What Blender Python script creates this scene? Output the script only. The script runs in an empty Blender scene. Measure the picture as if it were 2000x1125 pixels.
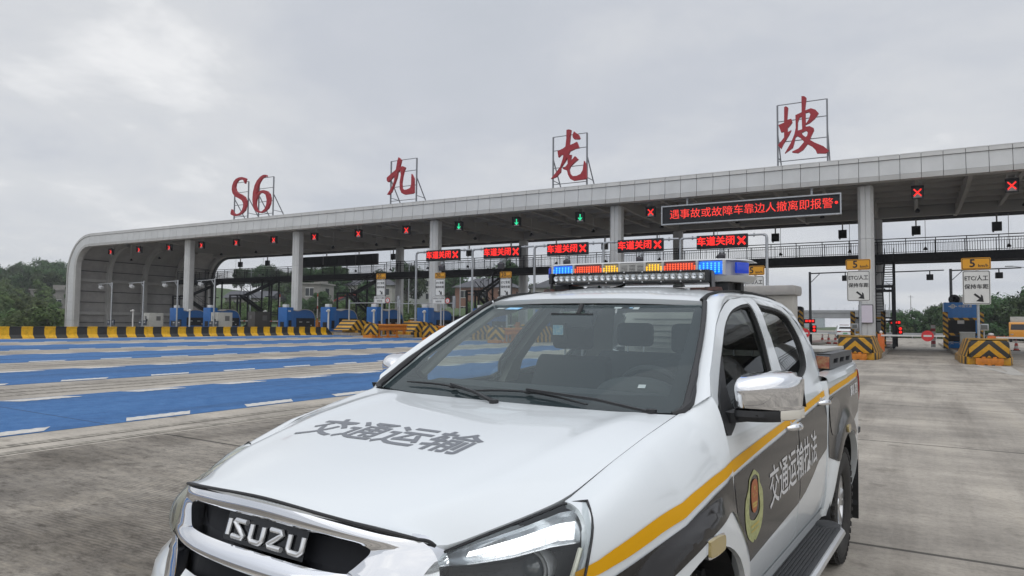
import bpy, bmesh, math, random
import numpy as np
from mathutils import Vector, Matrix
from mathutils.geometry import delaunay_2d_cdt
R = math.radians
random.seed(7)
scene = bpy.context.scene
COL = scene.collection

# ------------------------------------------------------------------ camera
CAM_H = 1.56912
YAW, PITCH, ROLL = 0.5192957, 0.05133351, 0.00924479
cam = bpy.data.cameras.new('camera'); cam_o = bpy.data.objects.new('camera', cam); COL.objects.link(cam_o)
F_ = Vector((-math.sin(YAW)*math.cos(PITCH), math.cos(YAW)*math.cos(PITCH), math.sin(PITCH)))
R_ = Vector((math.cos(YAW), math.sin(YAW), 0)); U_ = R_.cross(F_)
X_ = math.cos(ROLL)*R_+math.sin(ROLL)*U_; Y_ = -math.sin(ROLL)*R_+math.cos(ROLL)*U_
m = Matrix((X_, Y_, -F_)).transposed().to_4x4(); m.translation = (0, 0, CAM_H)
cam_o.matrix_world = m
cam.sensor_width = 36; cam.lens = 1366.75/2000*36; cam.clip_start = .05; cam.clip_end = 5000
scene.camera = cam_o

# ------------------------------------------------------------------ world: overcast sky
SUN_EL, SUN_AZ = R(58), R(150)
world = bpy.data.worlds.new('World'); scene.world = world; world.use_nodes = True
nt = world.node_tree; nt.nodes.clear()
def N(t, **k):
    n = nt.nodes.new(t)
    for a, b in k.items(): setattr(n, a, b)
    return n
out = N('ShaderNodeOutputWorld'); bg = N('ShaderNodeBackground'); nt.links.new(bg.outputs[0], out.inputs[0])
sky = N('ShaderNodeTexSky', sky_type='NISHITA', sun_disc=False, sun_elevation=SUN_EL, sun_rotation=SUN_AZ)
tc = N('ShaderNodeTexCoord'); sep = N('ShaderNodeSeparateXYZ'); nt.links.new(tc.outputs['Generated'], sep.inputs[0])
zc = N('ShaderNodeMath', operation='MAXIMUM'); nt.links.new(sep.outputs['Z'], zc.inputs[0]); zc.inputs[1].default_value = 0.0
za = N('ShaderNodeMath', operation='ADD'); nt.links.new(zc.outputs[0], za.inputs[0]); za.inputs[1].default_value = .16
dx = N('ShaderNodeMath', operation='DIVIDE'); nt.links.new(sep.outputs['X'], dx.inputs[0]); nt.links.new(za.outputs[0], dx.inputs[1])
dy = N('ShaderNodeMath', operation='DIVIDE'); nt.links.new(sep.outputs['Y'], dy.inputs[0]); nt.links.new(za.outputs[0], dy.inputs[1])
cmb = N('ShaderNodeCombineXYZ'); nt.links.new(dx.outputs[0], cmb.inputs[0]); nt.links.new(dy.outputs[0], cmb.inputs[1])
n1 = N('ShaderNodeTexNoise'); n1.inputs['Scale'].default_value = .5; n1.inputs['Detail'].default_value = 7; n1.inputs['Roughness'].default_value = .52; n1.inputs['Distortion'].default_value = .5
nt.links.new(cmb.outputs[0], n1.inputs['Vector'])
n2 = N('ShaderNodeTexNoise'); n2.inputs['Scale'].default_value = 1.5; n2.inputs['Detail'].default_value = 8; n2.inputs['Roughness'].default_value = .6; n2.inputs['Distortion'].default_value = .3
nt.links.new(cmb.outputs[0], n2.inputs['Vector'])
nm = N('ShaderNodeMix', data_type='FLOAT'); nm.inputs[0].default_value = .28; nt.links.new(n1.outputs['Fac'], nm.inputs[2]); nt.links.new(n2.outputs['Fac'], nm.inputs[3])
cr = N('ShaderNodeValToRGB'); nt.links.new(nm.outputs[0], cr.inputs[0])
e = cr.color_ramp.elements
e[0].position = .38; e[0].color = (.50, .53, .58, 1); e[1].position = .62; e[1].color = (.80, .805, .815, 1)
x = e.new(.47); x.color = (.535, .56, .61, 1); x = e.new(.57); x.color = (.635, .65, .675, 1)
# overcast brightening towards the zenith
gz1 = N('ShaderNodeMapRange'); nt.links.new(sep.outputs['Z'], gz1.inputs[0])
gz1.inputs[1].default_value = .42; gz1.inputs[2].default_value = 1.0; gz1.inputs[3].default_value = 1.0; gz1.inputs[4].default_value = 2.0
vm = N('ShaderNodeVectorMath', operation='SCALE'); nt.links.new(cr.outputs[0], vm.inputs[0]); nt.links.new(gz1.outputs[0], vm.inputs['Scale'])
sk = N('ShaderNodeVectorMath', operation='SCALE'); nt.links.new(sky.outputs[0], sk.inputs[0]); sk.inputs['Scale'].default_value = .1
mx = N('ShaderNodeMix', data_type='RGBA'); mx.inputs[0].default_value = .04
nt.links.new(vm.outputs[0], mx.inputs[6]); nt.links.new(sk.outputs[0], mx.inputs[7])
nt.links.new(mx.outputs[2], bg.inputs[0]); bg.inputs[1].default_value = 1.0

sun = bpy.data.lights.new('sun', 'SUN'); sun.energy = .7; sun.angle = R(120); sun.color = (1, .965, .92)
sun_o = bpy.data.objects.new('sun', sun); COL.objects.link(sun_o)
sd = Vector((math.sin(SUN_AZ)*math.cos(SUN_EL), math.cos(SUN_AZ)*math.cos(SUN_EL), math.sin(SUN_EL)))
sun_o.rotation_euler = sd.to_track_quat('Z', 'Y').to_euler()
sun_o.location = (0, 0, 60)
vs = scene.view_settings; vs.view_transform = 'Standard'; vs.look = 'None'; vs.exposure = .15; vs.gamma = 1; vs.use_curve_mapping = False
scene.cycles.max_bounces = 10; scene.cycles.transparent_max_bounces = 16

# ------------------------------------------------------------------ materials
MATS = {}
def mat(name, col, rough=.6, metal=0, col2=None, scale=3., bump=0, bscale=None, coat=0, emit=None, estr=1., spec=.5, stretch=None, detail=5, lo=.35, hi=.65):
    if name in MATS: return MATS[name]
    m = bpy.data.materials.new(name); m.use_nodes = True; t = m.node_tree
    b = t.nodes['Principled BSDF']
    b.inputs['Base Color'].default_value = (*col, 1); b.inputs['Roughness'].default_value = rough; b.inputs['Metallic'].default_value = metal
    b.inputs['Specular IOR Level'].default_value = spec
    if coat: b.inputs['Coat Weight'].default_value = coat; b.inputs['Coat Roughness'].default_value = .04
    if emit: b.inputs['Emission Color'].default_value = (*emit, 1); b.inputs['Emission Strength'].default_value = estr
    if col2 or bump:
        tcn = t.nodes.new('ShaderNodeTexCoord'); mp = t.nodes.new('ShaderNodeMapping'); t.links.new(tcn.outputs['Object'], mp.inputs[0])
        if stretch: mp.inputs['Scale'].default_value = stretch
        no = t.nodes.new('ShaderNodeTexNoise'); no.inputs['Scale'].default_value = scale; no.inputs['Detail'].default_value = detail; no.inputs['Roughness'].default_value = .6
        t.links.new(mp.outputs[0], no.inputs['Vector'])
        if col2:
            r = t.nodes.new('ShaderNodeValToRGB'); t.links.new(no.outputs['Fac'], r.inputs[0])
            r.color_ramp.elements[0].position = lo; r.color_ramp.elements[1].position = hi
            r.color_ramp.elements[0].color = (*col, 1); r.color_ramp.elements[1].color = (*col2, 1)
            t.links.new(r.outputs[0], b.inputs['Base Color'])
        if bump:
            n2 = no
            if bscale:
                n2 = t.nodes.new('ShaderNodeTexNoise'); n2.inputs['Scale'].default_value = bscale; n2.inputs['Detail'].default_value = 4; t.links.new(mp.outputs[0], n2.inputs['Vector'])
            bp = t.nodes.new('ShaderNodeBump'); bp.inputs['Strength'].default_value = bump; bp.inputs['Distance'].default_value = .02
            t.links.new(n2.outputs['Fac'], bp.inputs['Height']); t.links.new(bp.outputs[0], b.inputs['Normal'])
    MATS[name] = m; return m
def glass(name, tint=(.75, .82, .80), refl=1.0, haze=0.0, hazecol=(.5, .56, .56)):
    if name in MATS: return MATS[name]
    m = bpy.data.materials.new(name); m.use_nodes = True; t = m.node_tree; t.nodes.clear()
    o = t.nodes.new('ShaderNodeOutputMaterial'); tr = t.nodes.new('ShaderNodeBsdfTransparent'); tr.inputs[0].default_value = (*tint, 1)
    gl = t.nodes.new('ShaderNodeBsdfGlossy'); gl.inputs['Roughness'].default_value = .015; gl.inputs[0].default_value = (.95, .97, .97, 1)
    fr = t.nodes.new('ShaderNodeFresnel'); fr.inputs[0].default_value = 1.5
    ml = t.nodes.new('ShaderNodeMath'); ml.operation = 'MULTIPLY'; ml.inputs[1].default_value = refl; ml.use_clamp = True
    t.links.new(fr.outputs[0], ml.inputs[0])
    src = tr
    if haze:
        df = t.nodes.new('ShaderNodeBsdfDiffuse'); df.inputs[0].default_value = (*hazecol, 1)
        mh = t.nodes.new('ShaderNodeMixShader'); mh.inputs[0].default_value = haze
        t.links.new(tr.outputs[0], mh.inputs[1]); t.links.new(df.outputs[0], mh.inputs[2]); src = mh
    ms = t.nodes.new('ShaderNodeMixShader'); t.links.new(ml.outputs[0], ms.inputs[0]); t.links.new(src.outputs[0], ms.inputs[1]); t.links.new(gl.outputs[0], ms.inputs[2])
    t.links.new(ms.outputs[0], o.inputs[0]); MATS[name] = m; return m
def emis(name, col, s, base=None):
    return mat(name, base or tuple(c*.3 for c in col), .4, emit=col, estr=s)
M = dict(
 white=mat('white_car_paint', (.70, .735, .75), .30, coat=.8, spec=.35),
 graphic=mat('dark_film', (.020, .0185, .018), .16, spec=.45),
 yellow=mat('yellow_film', (.68, .34, .0), .5, spec=.2),
 chrome=mat('chrome', (.86, .87, .89), .045, 1.0),
 satin=mat('satin_silver', (.72, .73, .74), .28, .9),
 blackp=mat('black_plastic', (.018, .019, .021), .55, bump=.08, scale=180),
 rubber=mat('black_rubber', (.014, .014, .014), .75, bump=.15, scale=60),
 tyre=mat('tyre_rubber', (.022, .021, .020), .85, col2=(.035, .033, .030), scale=8),
 gloss=mat('gloss_black', (.008, .009, .011), .12),
 inner=mat('dark_interior', (.028, .03, .032), .8, col2=(.04, .042, .045), scale=30),
 seat=mat('dark_seat_fabric', (.03, .032, .036), .92, col2=(.045, .047, .052), scale=140),
 beigein=mat('grey_pillar_trim', (.30, .29, .26), .75),
 glass=glass('windscreen_glass', (.78, .87, .86), .68, haze=.075, hazecol=(.40, .55, .60)),
 glassd=glass('tinted_side_glass', (.30, .34, .34), 1.6),
 glassc=glass('clear_side_glass', (.86, .92, .91), .35),
 lens=glass('headlamp_lens', (.93, .95, .95), .75),
 seam=mat('seam_black', (.006, .006, .007), .7),
 greytext=mat('grey_lettering', (.15, .16, .18), .4),
 whitetext=mat('white_lettering', (.62, .62, .62), .4),
)

# ------------------------------------------------------------------ mesh helpers
class MB:
    def __init__(s): s.v = []; s.f = []
    def add(s, v, f):
        o = len(s.v); s.v += [tuple(p) for p in v]; s.f += [tuple(i+o for i in q) for q in f]; return s
    def box(s, c, d, rz=0, rot=None, taper=1.0):
        hx, hy, hz = d[0]/2, d[1]/2, d[2]/2
        P = [(-hx, -hy, -hz), (hx, -hy, -hz), (hx, hy, -hz), (-hx, hy, -hz), (-hx*taper, -hy*taper, hz), (hx*taper, -hy*taper, hz), (hx*taper, hy*taper, hz), (-hx*taper, hy*taper, hz)]
        m = rot if rot is not None else Matrix.Rotation(rz, 3, 'Z')
        P = [m @ Vector(p)+Vector(c) for p in P]
        return s.add(P, [(3, 2, 1, 0), (4, 5, 6, 7), (0, 1, 5, 4), (1, 2, 6, 5), (2, 3, 7, 6), (3, 0, 4, 7)])
    def bar(s, a, b, w, h=None, up=(0, 0, 1)):
        a, b = Vector(a), Vector(b); d = b-a; L = d.length; d.normalize()
        u = Vector(up)
        if abs(d.dot(u)) > .99: u = Vector((0, 1, 0))
        x = d.cross(u).normalized(); z = x.cross(d)
        h = h or w; m = Matrix((x, d, z)).transposed()
        return s.box((a+b)/2, (w, L, h), rot=m)
    def tube(s, pts, r, n=10, cap=True):
        pts = [Vector(p) for p in pts]; rs = r if isinstance(r, (list, tuple)) else [r]*len(pts)
        V = []; Fc = []; prev = None
        for i, p in enumerate(pts):
            d = (pts[min(i+1, len(pts)-1)]-pts[max(i-1, 0)]).normalized()
            if prev is None:
                u = Vector((0, 0, 1)) if abs(d.z) < .9 else Vector((1, 0, 0)); x = d.cross(u).normalized()
            else: x = (prev-d*prev.dot(d)).normalized()
            prev = x; y = d.cross(x)
            for k in range(n):
                a = 2*math.pi*k/n; V.append(p+(x*math.cos(a)+y*math.sin(a))*rs[i])
        for i in range(len(pts)-1):
            for k in range(n):
                k2 = (k+1) % n; Fc.append((i*n+k, i*n+k2, (i+1)*n+k2, (i+1)*n+k))
        if cap: Fc += [tuple(reversed(range(n))), tuple((len(pts)-1)*n+k for k in range(n))]
        return s.add(V, Fc)
    def cyl(s, a, b, r, r2=None, n=16): return s.tube([a, b], [r, r if r2 is None else r2], n)
    def prism(s, poly, fn0, fn1):
        """poly of 2D points; fn0/fn1 map to the two end 3D points"""
        n = len(poly); V = [fn0(*p) for p in poly]+[fn1(*p) for p in poly]
        Fc = [(i, (i+1) % n, n+(i+1) % n, n+i) for i in range(n)]+[tuple(reversed(range(n))), tuple(range(n, 2*n))]
        return s.add(V, Fc)
    def lathe(s, prof, o, ax, n=20):
        o = Vector(o); ax = Vector(ax).normalized(); u = Vector((0, 0, 1)) if abs(ax.z) < .9 else Vector((1, 0, 0))
        x = ax.cross(u).normalized(); y = ax.cross(x); V = []; Fc = []
        for r, h in prof:
            for k in range(n):
                a = 2*math.pi*k/n; V.append(o+ax*h+(x*math.cos(a)+y*math.sin(a))*r)
        for i in range(len(prof)-1):
            for k in range(n):
                k2 = (k+1) % n; Fc.append((i*n+k, i*n+k2, (i+1)*n+k2, (i+1)*n+k))
        return s.add(V, Fc)
    def ell(s, c, r, nu=14, nv=9):
        V = []; Fc = []
        for j in range(nv+1):
            t = math.pi*j/nv
            for i in range(nu):
                a = 2*math.pi*i/nu; V.append((c[0]+r[0]*math.sin(t)*math.cos(a), c[1]+r[1]*math.sin(t)*math.sin(a), c[2]+r[2]*math.cos(t)))
        for j in range(nv):
            for i in range(nu): Fc.append((j*nu+i, j*nu+(i+1) % nu, (j+1)*nu+(i+1) % nu, (j+1)*nu+i))
        return s.add(V, Fc)
    def grid(s, rows, close=False):
        n = len(rows[0]); V = [p for r in rows for p in r]; Fc = []
        for i in range(len(rows)-1):
            for k in range(n-1+(1 if close else 0)):
                k2 = (k+1) % n; Fc.append((i*n+k, i*n+k2, (i+1)*n+k2, (i+1)*n+k))
        return s.add(V, Fc)
    def mirror_x(s):
        o = len(s.v); s.v += [(-p[0], p[1], p[2]) for p in s.v]; s.f += [tuple(i+o for i in reversed(q)) for q in s.f]; return s
    def build(s, name, m, parent=None, smooth=False, bevel=0, sharp=35, recalc=True, bseg=2):
        me = bpy.data.meshes.new(name); me.from_pydata(s.v, [], s.f); me.validate()
        if recalc or bevel:
            bm = bmesh.new(); bm.from_mesh(me)
            if recalc:
                bmesh.ops.remove_doubles(bm, verts=bm.verts, dist=1e-6); bmesh.ops.recalc_face_normals(bm, faces=bm.faces)
            if bevel:
                ed = [e for e in bm.edges if len(e.link_faces) == 2 and e.calc_face_angle(0) > R(25)]
                bmesh.ops.bevel(bm, geom=ed, offset=bevel, segments=bseg, affect='EDGES', profile=.6, clamp_overlap=True)
            bm.to_mesh(me); bm.free()
        if smooth or bevel:
            me.polygons.foreach_set('use_smooth', [True]*len(me.polygons)); me.set_sharp_from_angle(angle=R(sharp))
        for q in (m if isinstance(m, list) else [m]): me.materials.append(q)
        o = bpy.data.objects.new(name, me); COL.objects.link(o)
        if parent: o.parent = parent
        return o
def tag(o, label=None, cat=None, group=None, kind=None):
    if label: o['label'] = label
    if cat: o['category'] = cat
    if group: o['group'] = group
    if kind: o['kind'] = kind
    return o
def thing(name, label, cat, loc=(0, 0, 0), rz=0, group=None):
    o = bpy.data.objects.new(name, None); COL.objects.link(o); o.location = loc; o.rotation_euler = (0, 0, rz); o.empty_display_size = .3
    return tag(o, label, cat, group)
def copy_tree(o, parent=None):
    c = o.copy(); COL.objects.link(c)
    if parent: c.parent = parent
    for ch in list(o.children): copy_tree(ch, c)
    return c
def dup(src, loc, rz=None, label=None, group=None):
    c = copy_tree(src); c.location = loc
    if rz is not None: c.rotation_euler = (0, 0, rz)
    if label: c['label'] = label
    if group: c['group'] = group
    return c
def lerp(a, b, t): return a+(b-a)*t
def itp(x, xs, ys): return float(np.interp(x, xs, ys))
def inpoly(p, poly):
    c = False; x, y = p; j = len(poly)-1
    for i in range(len(poly)):
        xi, yi = poly[i]; xj, yj = poly[j]
        if (yi > y) != (yj > y) and x < (xj-xi)*(y-yi)/(yj-yi)+xi: c = not c
        j = i
    return c
def smooth_poly(pts, n=4, closed=True):
    """Catmull-Rom through the points"""
    o = []; L = len(pts)
    for i in range(L if closed else L-1):
        p0, p1, p2, p3 = (np.array(pts[(i+k) % L] if closed else pts[min(max(i+k, 0), L-1)], float) for k in (-1, 0, 1, 2))
        for k in range(n):
            t = k/n; o.append(tuple(.5*((2*p1)+(-p0+p2)*t+(2*p0-5*p1+4*p2-p3)*t*t+(-p0+3*p1-3*p2+p3)*t**3)))
    if not closed: o.append(tuple(pts[-1]))
    return o
def densify(poly, res, closed=True):
    o = []
    for i in range(len(poly) if closed else len(poly)-1):
        a = np.array(poly[i], float); b = np.array(poly[(i+1) % len(poly)], float); n = max(1, int(math.ceil(np.linalg.norm(b-a)/res)))
        for k in range(n): o.append(tuple(a+(b-a)*k/n))
    if not closed: o.append(tuple(poly[-1]))
    return o
def cdt(poly, holes, res):
    loops = [densify(poly, res)]+[densify(hh, res) for hh in holes]
    P = []; E = []
    for l in loops:
        o = len(P); P += l; E += [(o+i, o+(i+1) % len(l)) for i in range(len(l))]
    xs = [p[0] for p in poly]; ys = [p[1] for p in poly]
    bnd = np.array(P)
    for gx in np.arange(min(xs)+res/2, max(xs), res):
        for gy in np.arange(min(ys)+res/2, max(ys), res):
            if inpoly((gx, gy), loops[0]) and not any(inpoly((gx, gy), hh) for hh in loops[1:]) and np.min((bnd[:, 0]-gx)**2+(bnd[:, 1]-gy)**2) > (res*.4)**2: P.append((float(gx), float(gy)))
    r = delaunay_2d_cdt([Vector(p) for p in P], E, [], 0, 1e-6)
    V = [tuple(v) for v in r[0]]; T = []
    for f in r[2]:
        c = (sum(V[i][0] for i in f)/3, sum(V[i][1] for i in f)/3)
        if inpoly(c, loops[0]) and not any(inpoly(c, hh) for hh in loops[1:]): T.append(tuple(f))
    return V, T
def panel(mb, poly, fn, holes=(), res=.04, hem=.012, off=0., flip=False, hemdir=None):
    """fill a 2D outline and map it onto the surface fn(a,b)->xyz; fold a hem inward along the edge"""
    V2, T = cdt(poly, list(holes), res)
    used = sorted({i for t in T for i in t}); ix = {k: i for i, k in enumerate(used)}
    T = [tuple(ix[i] for i in t) for t in T]; V2 = [V2[i] for i in used]
    e = 1e-3; P = []; Nn = []
    for a, b in V2:
        p = np.array(fn(a, b)); da = np.array(fn(a+e, b))-np.array(fn(a-e, b)); db = np.array(fn(a, b+e))-np.array(fn(a, b-e))
        n = np.cross(da, db); n = n/(np.linalg.norm(n)+1e-12); n = -n if flip else n
        P.append(p+n*off); Nn.append(n)
    mb.add(P, [tuple(reversed(t)) if flip else t for t in T])
    if hem:
        cnt = {}
        for t in T:
            for i in range(3):
                a, b = t[i], t[(i+1) % 3]; k = (min(a, b), max(a, b)); cnt[k] = cnt.get(k, 0)+1
        for (a, b), c in cnt.items():
            if c == 1:
                da = np.array(hemdir)*hem if hemdir is not None else -Nn[a]*hem; db = np.array(hemdir)*hem if hemdir is not None else -Nn[b]*hem
                o = len(mb.v); mb.v += [tuple(P[a]), tuple(P[b]), tuple(P[b]+db), tuple(P[a]+da)]; mb.f.append((o, o+1, o+2, o+3))
    return mb
def text_tris(s, size=1.0, bold=0.0, align='CENTER', shear=0., res=2, sx=1.0):
    c = bpy.data.curves.new('txt', 'FONT'); c.body = s; c.size = size; c.offset = bold*size; c.align_x = align; c.align_y = 'CENTER'; c.resolution_u = res; c.shear = shear
    o = bpy.data.objects.new('txt', c); COL.objects.link(o)
    dg = bpy.context.evaluated_depsgraph_get(); me = bpy.data.meshes.new_from_object(o.evaluated_get(dg))
    bm = bmesh.new(); bm.from_mesh(me); bmesh.ops.triangulate(bm, faces=bm.faces)
    V = [(v.co.x*sx, v.co.y) for v in bm.verts]; T = [tuple(v.index for v in f.verts) for f in bm.faces]
    bm.free(); bpy.data.objects.remove(o); bpy.data.curves.remove(c); bpy.data.meshes.remove(me)
    return V, T
def subdiv(V, T, L):
    V = list(V); out = []; st = list(T); mid = {}
    while st:
        t = st.pop(); e = [(math.dist(V[t[i]], V[t[(i+1) % 3]]), i) for i in range(3)]; d, i = max(e)
        if d <= L: out.append(t); continue
        a, b, c = t[i], t[(i+1) % 3], t[(i+2) % 3]; k = (min(a, b), max(a, b))
        if k not in mid: mid[k] = len(V); V.append(tuple((V[a][j]+V[b][j])/2 for j in range(2)))
        m_ = mid[k]; st += [(a, m_, c), (m_, b, c)]
    return V, out
def text_on(mb, s, fn, size, bold=0., depth=0., **k):
    """flat or mapped lettering: fn(x,y)->xyz"""
    V, T = text_tris(s, size, bold, **k)
    P = [fn(x, y) for x, y in V]; mb.add(P, T); return mb
# ------------------------------------------------------------------ pickup truck: body surfaces (X to the driver's side, Y rearwards, Z up)
WY = [.20, .33, .41, .53, .66, .8, .95, 1.1, 4.20, 4.75, 5.10, 5.26]; WX = [.70, .80, .83, .848, .875, .9, .92, .93, .93, .912, .875, .83]
IZ = [.30, .40, .5, .6, .75, .98]; II = [.10, .06, .03, .012, 0, 0]
HY = [.50, .57, .793, 1.03, 1.281, 1.34, 1.40, 1.46]; HX = [.70, .71, .74, .754, .765, .785, .825, .845]; HZ = [1.062, 1.078, 1.151, 1.203, 1.246, 1.265, 1.30, 1.312]
CZ = [.30, .40, .5, .6, .75, 1.0, 1.1, 1.18, 1.25, 1.31, 1.39, 1.506, 1.645, 1.716, 1.75, 1.775]; CX = [.84, .87, .90, .918, .93, .926, .916, .897, .869, .845, .813, .768, .695, .640, .595, .53]
BZ = [.30, .40, .5, .6, .75, 1.0, 1.15, 1.22, 1.27]; BX = [.84, .87, .90, .918, .93, .93, .927, .921, .905]
def sm(x, xs, ys):
    # smoothed piecewise-linear table
    return sum(float(np.interp(x+d, xs, ys))*w for d, w in ((-.035, .25), (0, .5), (.035, .25)))
def fender(Y, q):
    W = sm(Y, WY, WX); zt = float(np.interp(Y, HY, HZ)); xt = float(np.interp(Y, HY, HX)); zs = zt-.27
    d_ = math.hypot((Y-1.06)/.475, (q-.40)/.45); b_ = max(0., min(1., (1.38-d_)/.26)); W += .042*b_*b_*(3-2*b_)*(1 if q < zs+.2 else max(0, 1-(q-zs-.2)/.2))
    if q <= zs: return (W-float(np.interp(q, IZ, II)), Y, q)
    th = min(q-zs, 1.)*math.pi/2; n = float(np.interp(Y, [.57, .95, 1.3, 1.45], [3.0, 1.75, 1.75, 1.75])); k = 2/n
    c = max(math.cos(th), 0); s_ = math.sin(th)
    return (xt+(W-xt)*c**k, Y, zs+.27*s_**k)
def cabside(Y, q):
    x = sm(q, CZ, CX); return (x, Y, q)
def bedside(Y, q):
    fl = .035*math.exp(-max(0, abs(math.hypot(Y-3.99, q-.38)-.50)-.06)**2/.006) if q < 1.08 else .035*math.exp(-max(0, abs(math.hypot(Y-3.99, q-.38)-.50)-.06)**2/.006)
    return (sm(q, BZ, BX)-(.93-sm(Y, WY, WX))*(1 if Y > 4.15 else 0)+fl, Y, q)
def front(X, Z):
    X = abs(X); return .047+.3*(Z-.94)+.1*X*X+.9*X**4
TX, TY, TA, TR = -1.61582, 1.33117, -0.06805823, -0.00717101
truck = thing('pickup_truck', 'white crew cab pickup with dark side film, yellow stripe and lit roof lights', 'pickup truck', (TX, TY, 0), TA)
truck.rotation_euler = (0, -TR, TA)
def tp(name, mb, m, parent=None, **k):
    o = mb.build(name, m, parent or truck, **k); return o
def mir(fn): return lambda a, b: (-fn(a, b)[0], fn(a, b)[1], fn(a, b)[2])
G = .004
# ---- hood
HE = [(.508, .150, 1.030), (.532, .205, .992), (.595, .295, 1.023), (.655, .41, 1.050), (.705, .56, 1.078), (.738, .793, 1.151), (.752, 1.03, 1.203), (.762, 1.275, 1.246)]
HEv = [0, .05, .13, .24, .38, .58, .78, 1.0]
HCy = [.062, .11, .2, .34, .5, .75, 1.0, 1.255]; HCz = [1.064, 1.083, 1.104, 1.132, 1.156, 1.190, 1.217, 1.238]
def hood(u, v):
    s = 1 if u >= 0 else -1; a = abs(u)
    ex = itp(v, HEv, [p[0] for p in HE]); ey = itp(v, HEv, [p[1] for p in HE]); ez = itp(v, HEv, [p[2] for p in HE])
    cy, cz = itp(v, HEv, HCy), itp(v, HEv, HCz)
    w = .25*a**2+.75*a**5
    cre = .010*math.exp(-((a-.80)/.07)**2)*min(1, v*4)*min(1, (1.05-v)*6)
    return (s*a*ex, lerp(cy, ey, .3*a*a+.7*a**3), lerp(cz, ez, w)+cre)
vs_ = [0, .02, .04, .06, .09]+[.13+.87*i/26 for i in range(27)]
us_ = [-1+2*i/48 for i in range(49)]
hb = MB(); rows = [[hood(u, v) for u in us_] for v in vs_]
def smoothrows(rows, it=2):
    A = np.array(rows)
    for _ in range(it):
        B = A.copy(); B[1:-1] = .25*A[:-2]+.5*A[1:-1]+.25*A[2:]; A = B
    return [[tuple(p) for p in r] for r in A]
rows = smoothrows(rows, 2)
hb.grid(rows)
edge = [r[0] for r in rows[::-1]]+list(rows[0])+[r[-1] for r in rows]
hb.grid([edge, [(p[0]*.985, p[1]+.012, p[2]-.03) for p in edge]])
hb.grid([rows[-1], [(p[0], p[1]+.01, p[2]-.04) for p in rows[-1]]])
o_hood = tp('hood', hb, M['white'], smooth=True, sharp=50)
def hoodxy(X, Y):
    # height of the hood above (X, Y) by search over (u, v)
    v = .5; u = 0
    for _ in range(14):
        p = hood(u, v); v = min(max(v+(Y-p[1])*.8, 0), 1); ex = itp(v, HEv, [q[0] for q in HE]); u = min(max(X/ex, -1), 1)
    return (X, Y, hood(u, v)[2])
# ---- fenders
DL = [(1.44, 1.99), (1.425, 1.75), (1.405, 1.45), (1.402, 1.25), (1.412, 1.12), (1.436, .97), (1.491, .779), (1.552, .56), (1.575, .48)]
arch = [(1.06+.475*math.cos(R(a)), .40+.45*math.sin(R(a))) for a in range(8, 173, 6)]
fp = [(a-G, b) for a, b in DL]+arch+[(.56, .42), (.40, .42), (.345, .80), (.40, .95), (.455, 1.12), (.50, 1.40), (.525, 1.62), (.545, 1.80), (.556, 1.985)]+[(.57+.86*i/18, 1.985) for i in range(1, 18)]
flare = smooth_poly([(1.395, .893), (1.33, .905), (1.2, .905), (1.0, .888), (.76, .835), (.56, .72), (.50, .55), (.48, .40), (.585, .40), (.60, .52), (.68, .68), (.82, .80), (1.0, .855), (1.2, .845), (1.36, .76), (1.46, .62), (1.53, .45), (1.60, .45), (1.53, .66), (1.45, .81)], 3)
def flfn(Y, q):
    d = math.hypot((Y-1.06)/.475, (q-.40)/.45)
    b = .045*max(0, min(1, (1.32-d)/.22))
    p = fender(Y, q); return (p[0]+b, p[1], p[2])
for sgn in (1, -1):
    f_ = fender if sgn > 0 else mir(fender)
    o_f = tp('front_fender', panel(MB(), fp, f_, res=.022, hem=.02, flip=sgn < 0), M['white'], smooth=True, sharp=40, recalc=False)
    wl = MB(); A = [(1.06+.50*math.cos(R(a)), .40+.47*math.sin(R(a))) for a in range(-10, 191, 8)]
    wl.grid([[(sgn*.915, y, z) for y, z in A], [(sgn*.45, y, z) for y, z in A]]); wl.add([(sgn*.45, y, z) for y, z in A], [tuple(range(len(A)))])
    tp('wheel_well', wl, M['blackp'], o_f)
    if sgn > 0:
        mk = MB(); pl = smooth_poly([(1.02, .892), (1.125, .888), (1.148, .875), (1.148, .848), (1.13, .836), (1.03, .838), (1.012, .85), (1.012, .88)], 3)
        tp('side_marker', panel(MB(), pl, lambda a, b: (fender(a, b)[0]+.013, a, b), res=.03, hem=.03, flip=False), mat('amber_lens', (.42, .33, .14), .25, coat=.5), o_f, smooth=True, sharp=60, recalc=False)
        pl2 = [(1.08+(a-1.08)*1.13, .864+(b-.864)*1.22) for a, b in pl]
        tp('marker_bezel', panel(MB(), pl2, lambda a, b: (fender(a, b)[0]+.007, a, b), res=.03, hem=.02, flip=False), M['chrome'], o_f, smooth=True, sharp=60, recalc=False)
# ---- doors
FD = [(a+G, b) for a, b in [(1.435, 1.315), (1.41, 1.25), (1.412, 1.12), (1.436, .97), (1.491, .779), (1.552, .56), (1.575, .44)]]
W1 = [(1.46, 1.225), (1.52, 1.30), (1.72, 1.445), (1.95, 1.565), (2.17, 1.638), (2.40, 1.676), (2.60, 1.694), (2.685, 1.690), (2.64, 1.616), (2.545, 1.483), (2.44, 1.325), (2.40, 1.225)]
W2 = smooth_poly([(2.965, 1.702), (2.80, 1.70), (2.815, 1.66), (2.83, 1.62)], 1, False)
W2 = [(2.79, 1.695), (2.95, 1.697), (3.15, 1.690), (3.30, 1.674), (3.40, 1.640), (3.425, 1.58), (3.42, 1.50), (3.385, 1.42), (3.33, 1.365), (3.24, 1.325), (3.05, 1.287), (2.80, 1.262), (2.64, 1.25), (2.60, 1.262), (2.62, 1.34), (2.70, 1.52)]
W1c = smooth_poly(W1, 3); W2c = smooth_poly(W2, 3)
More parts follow.
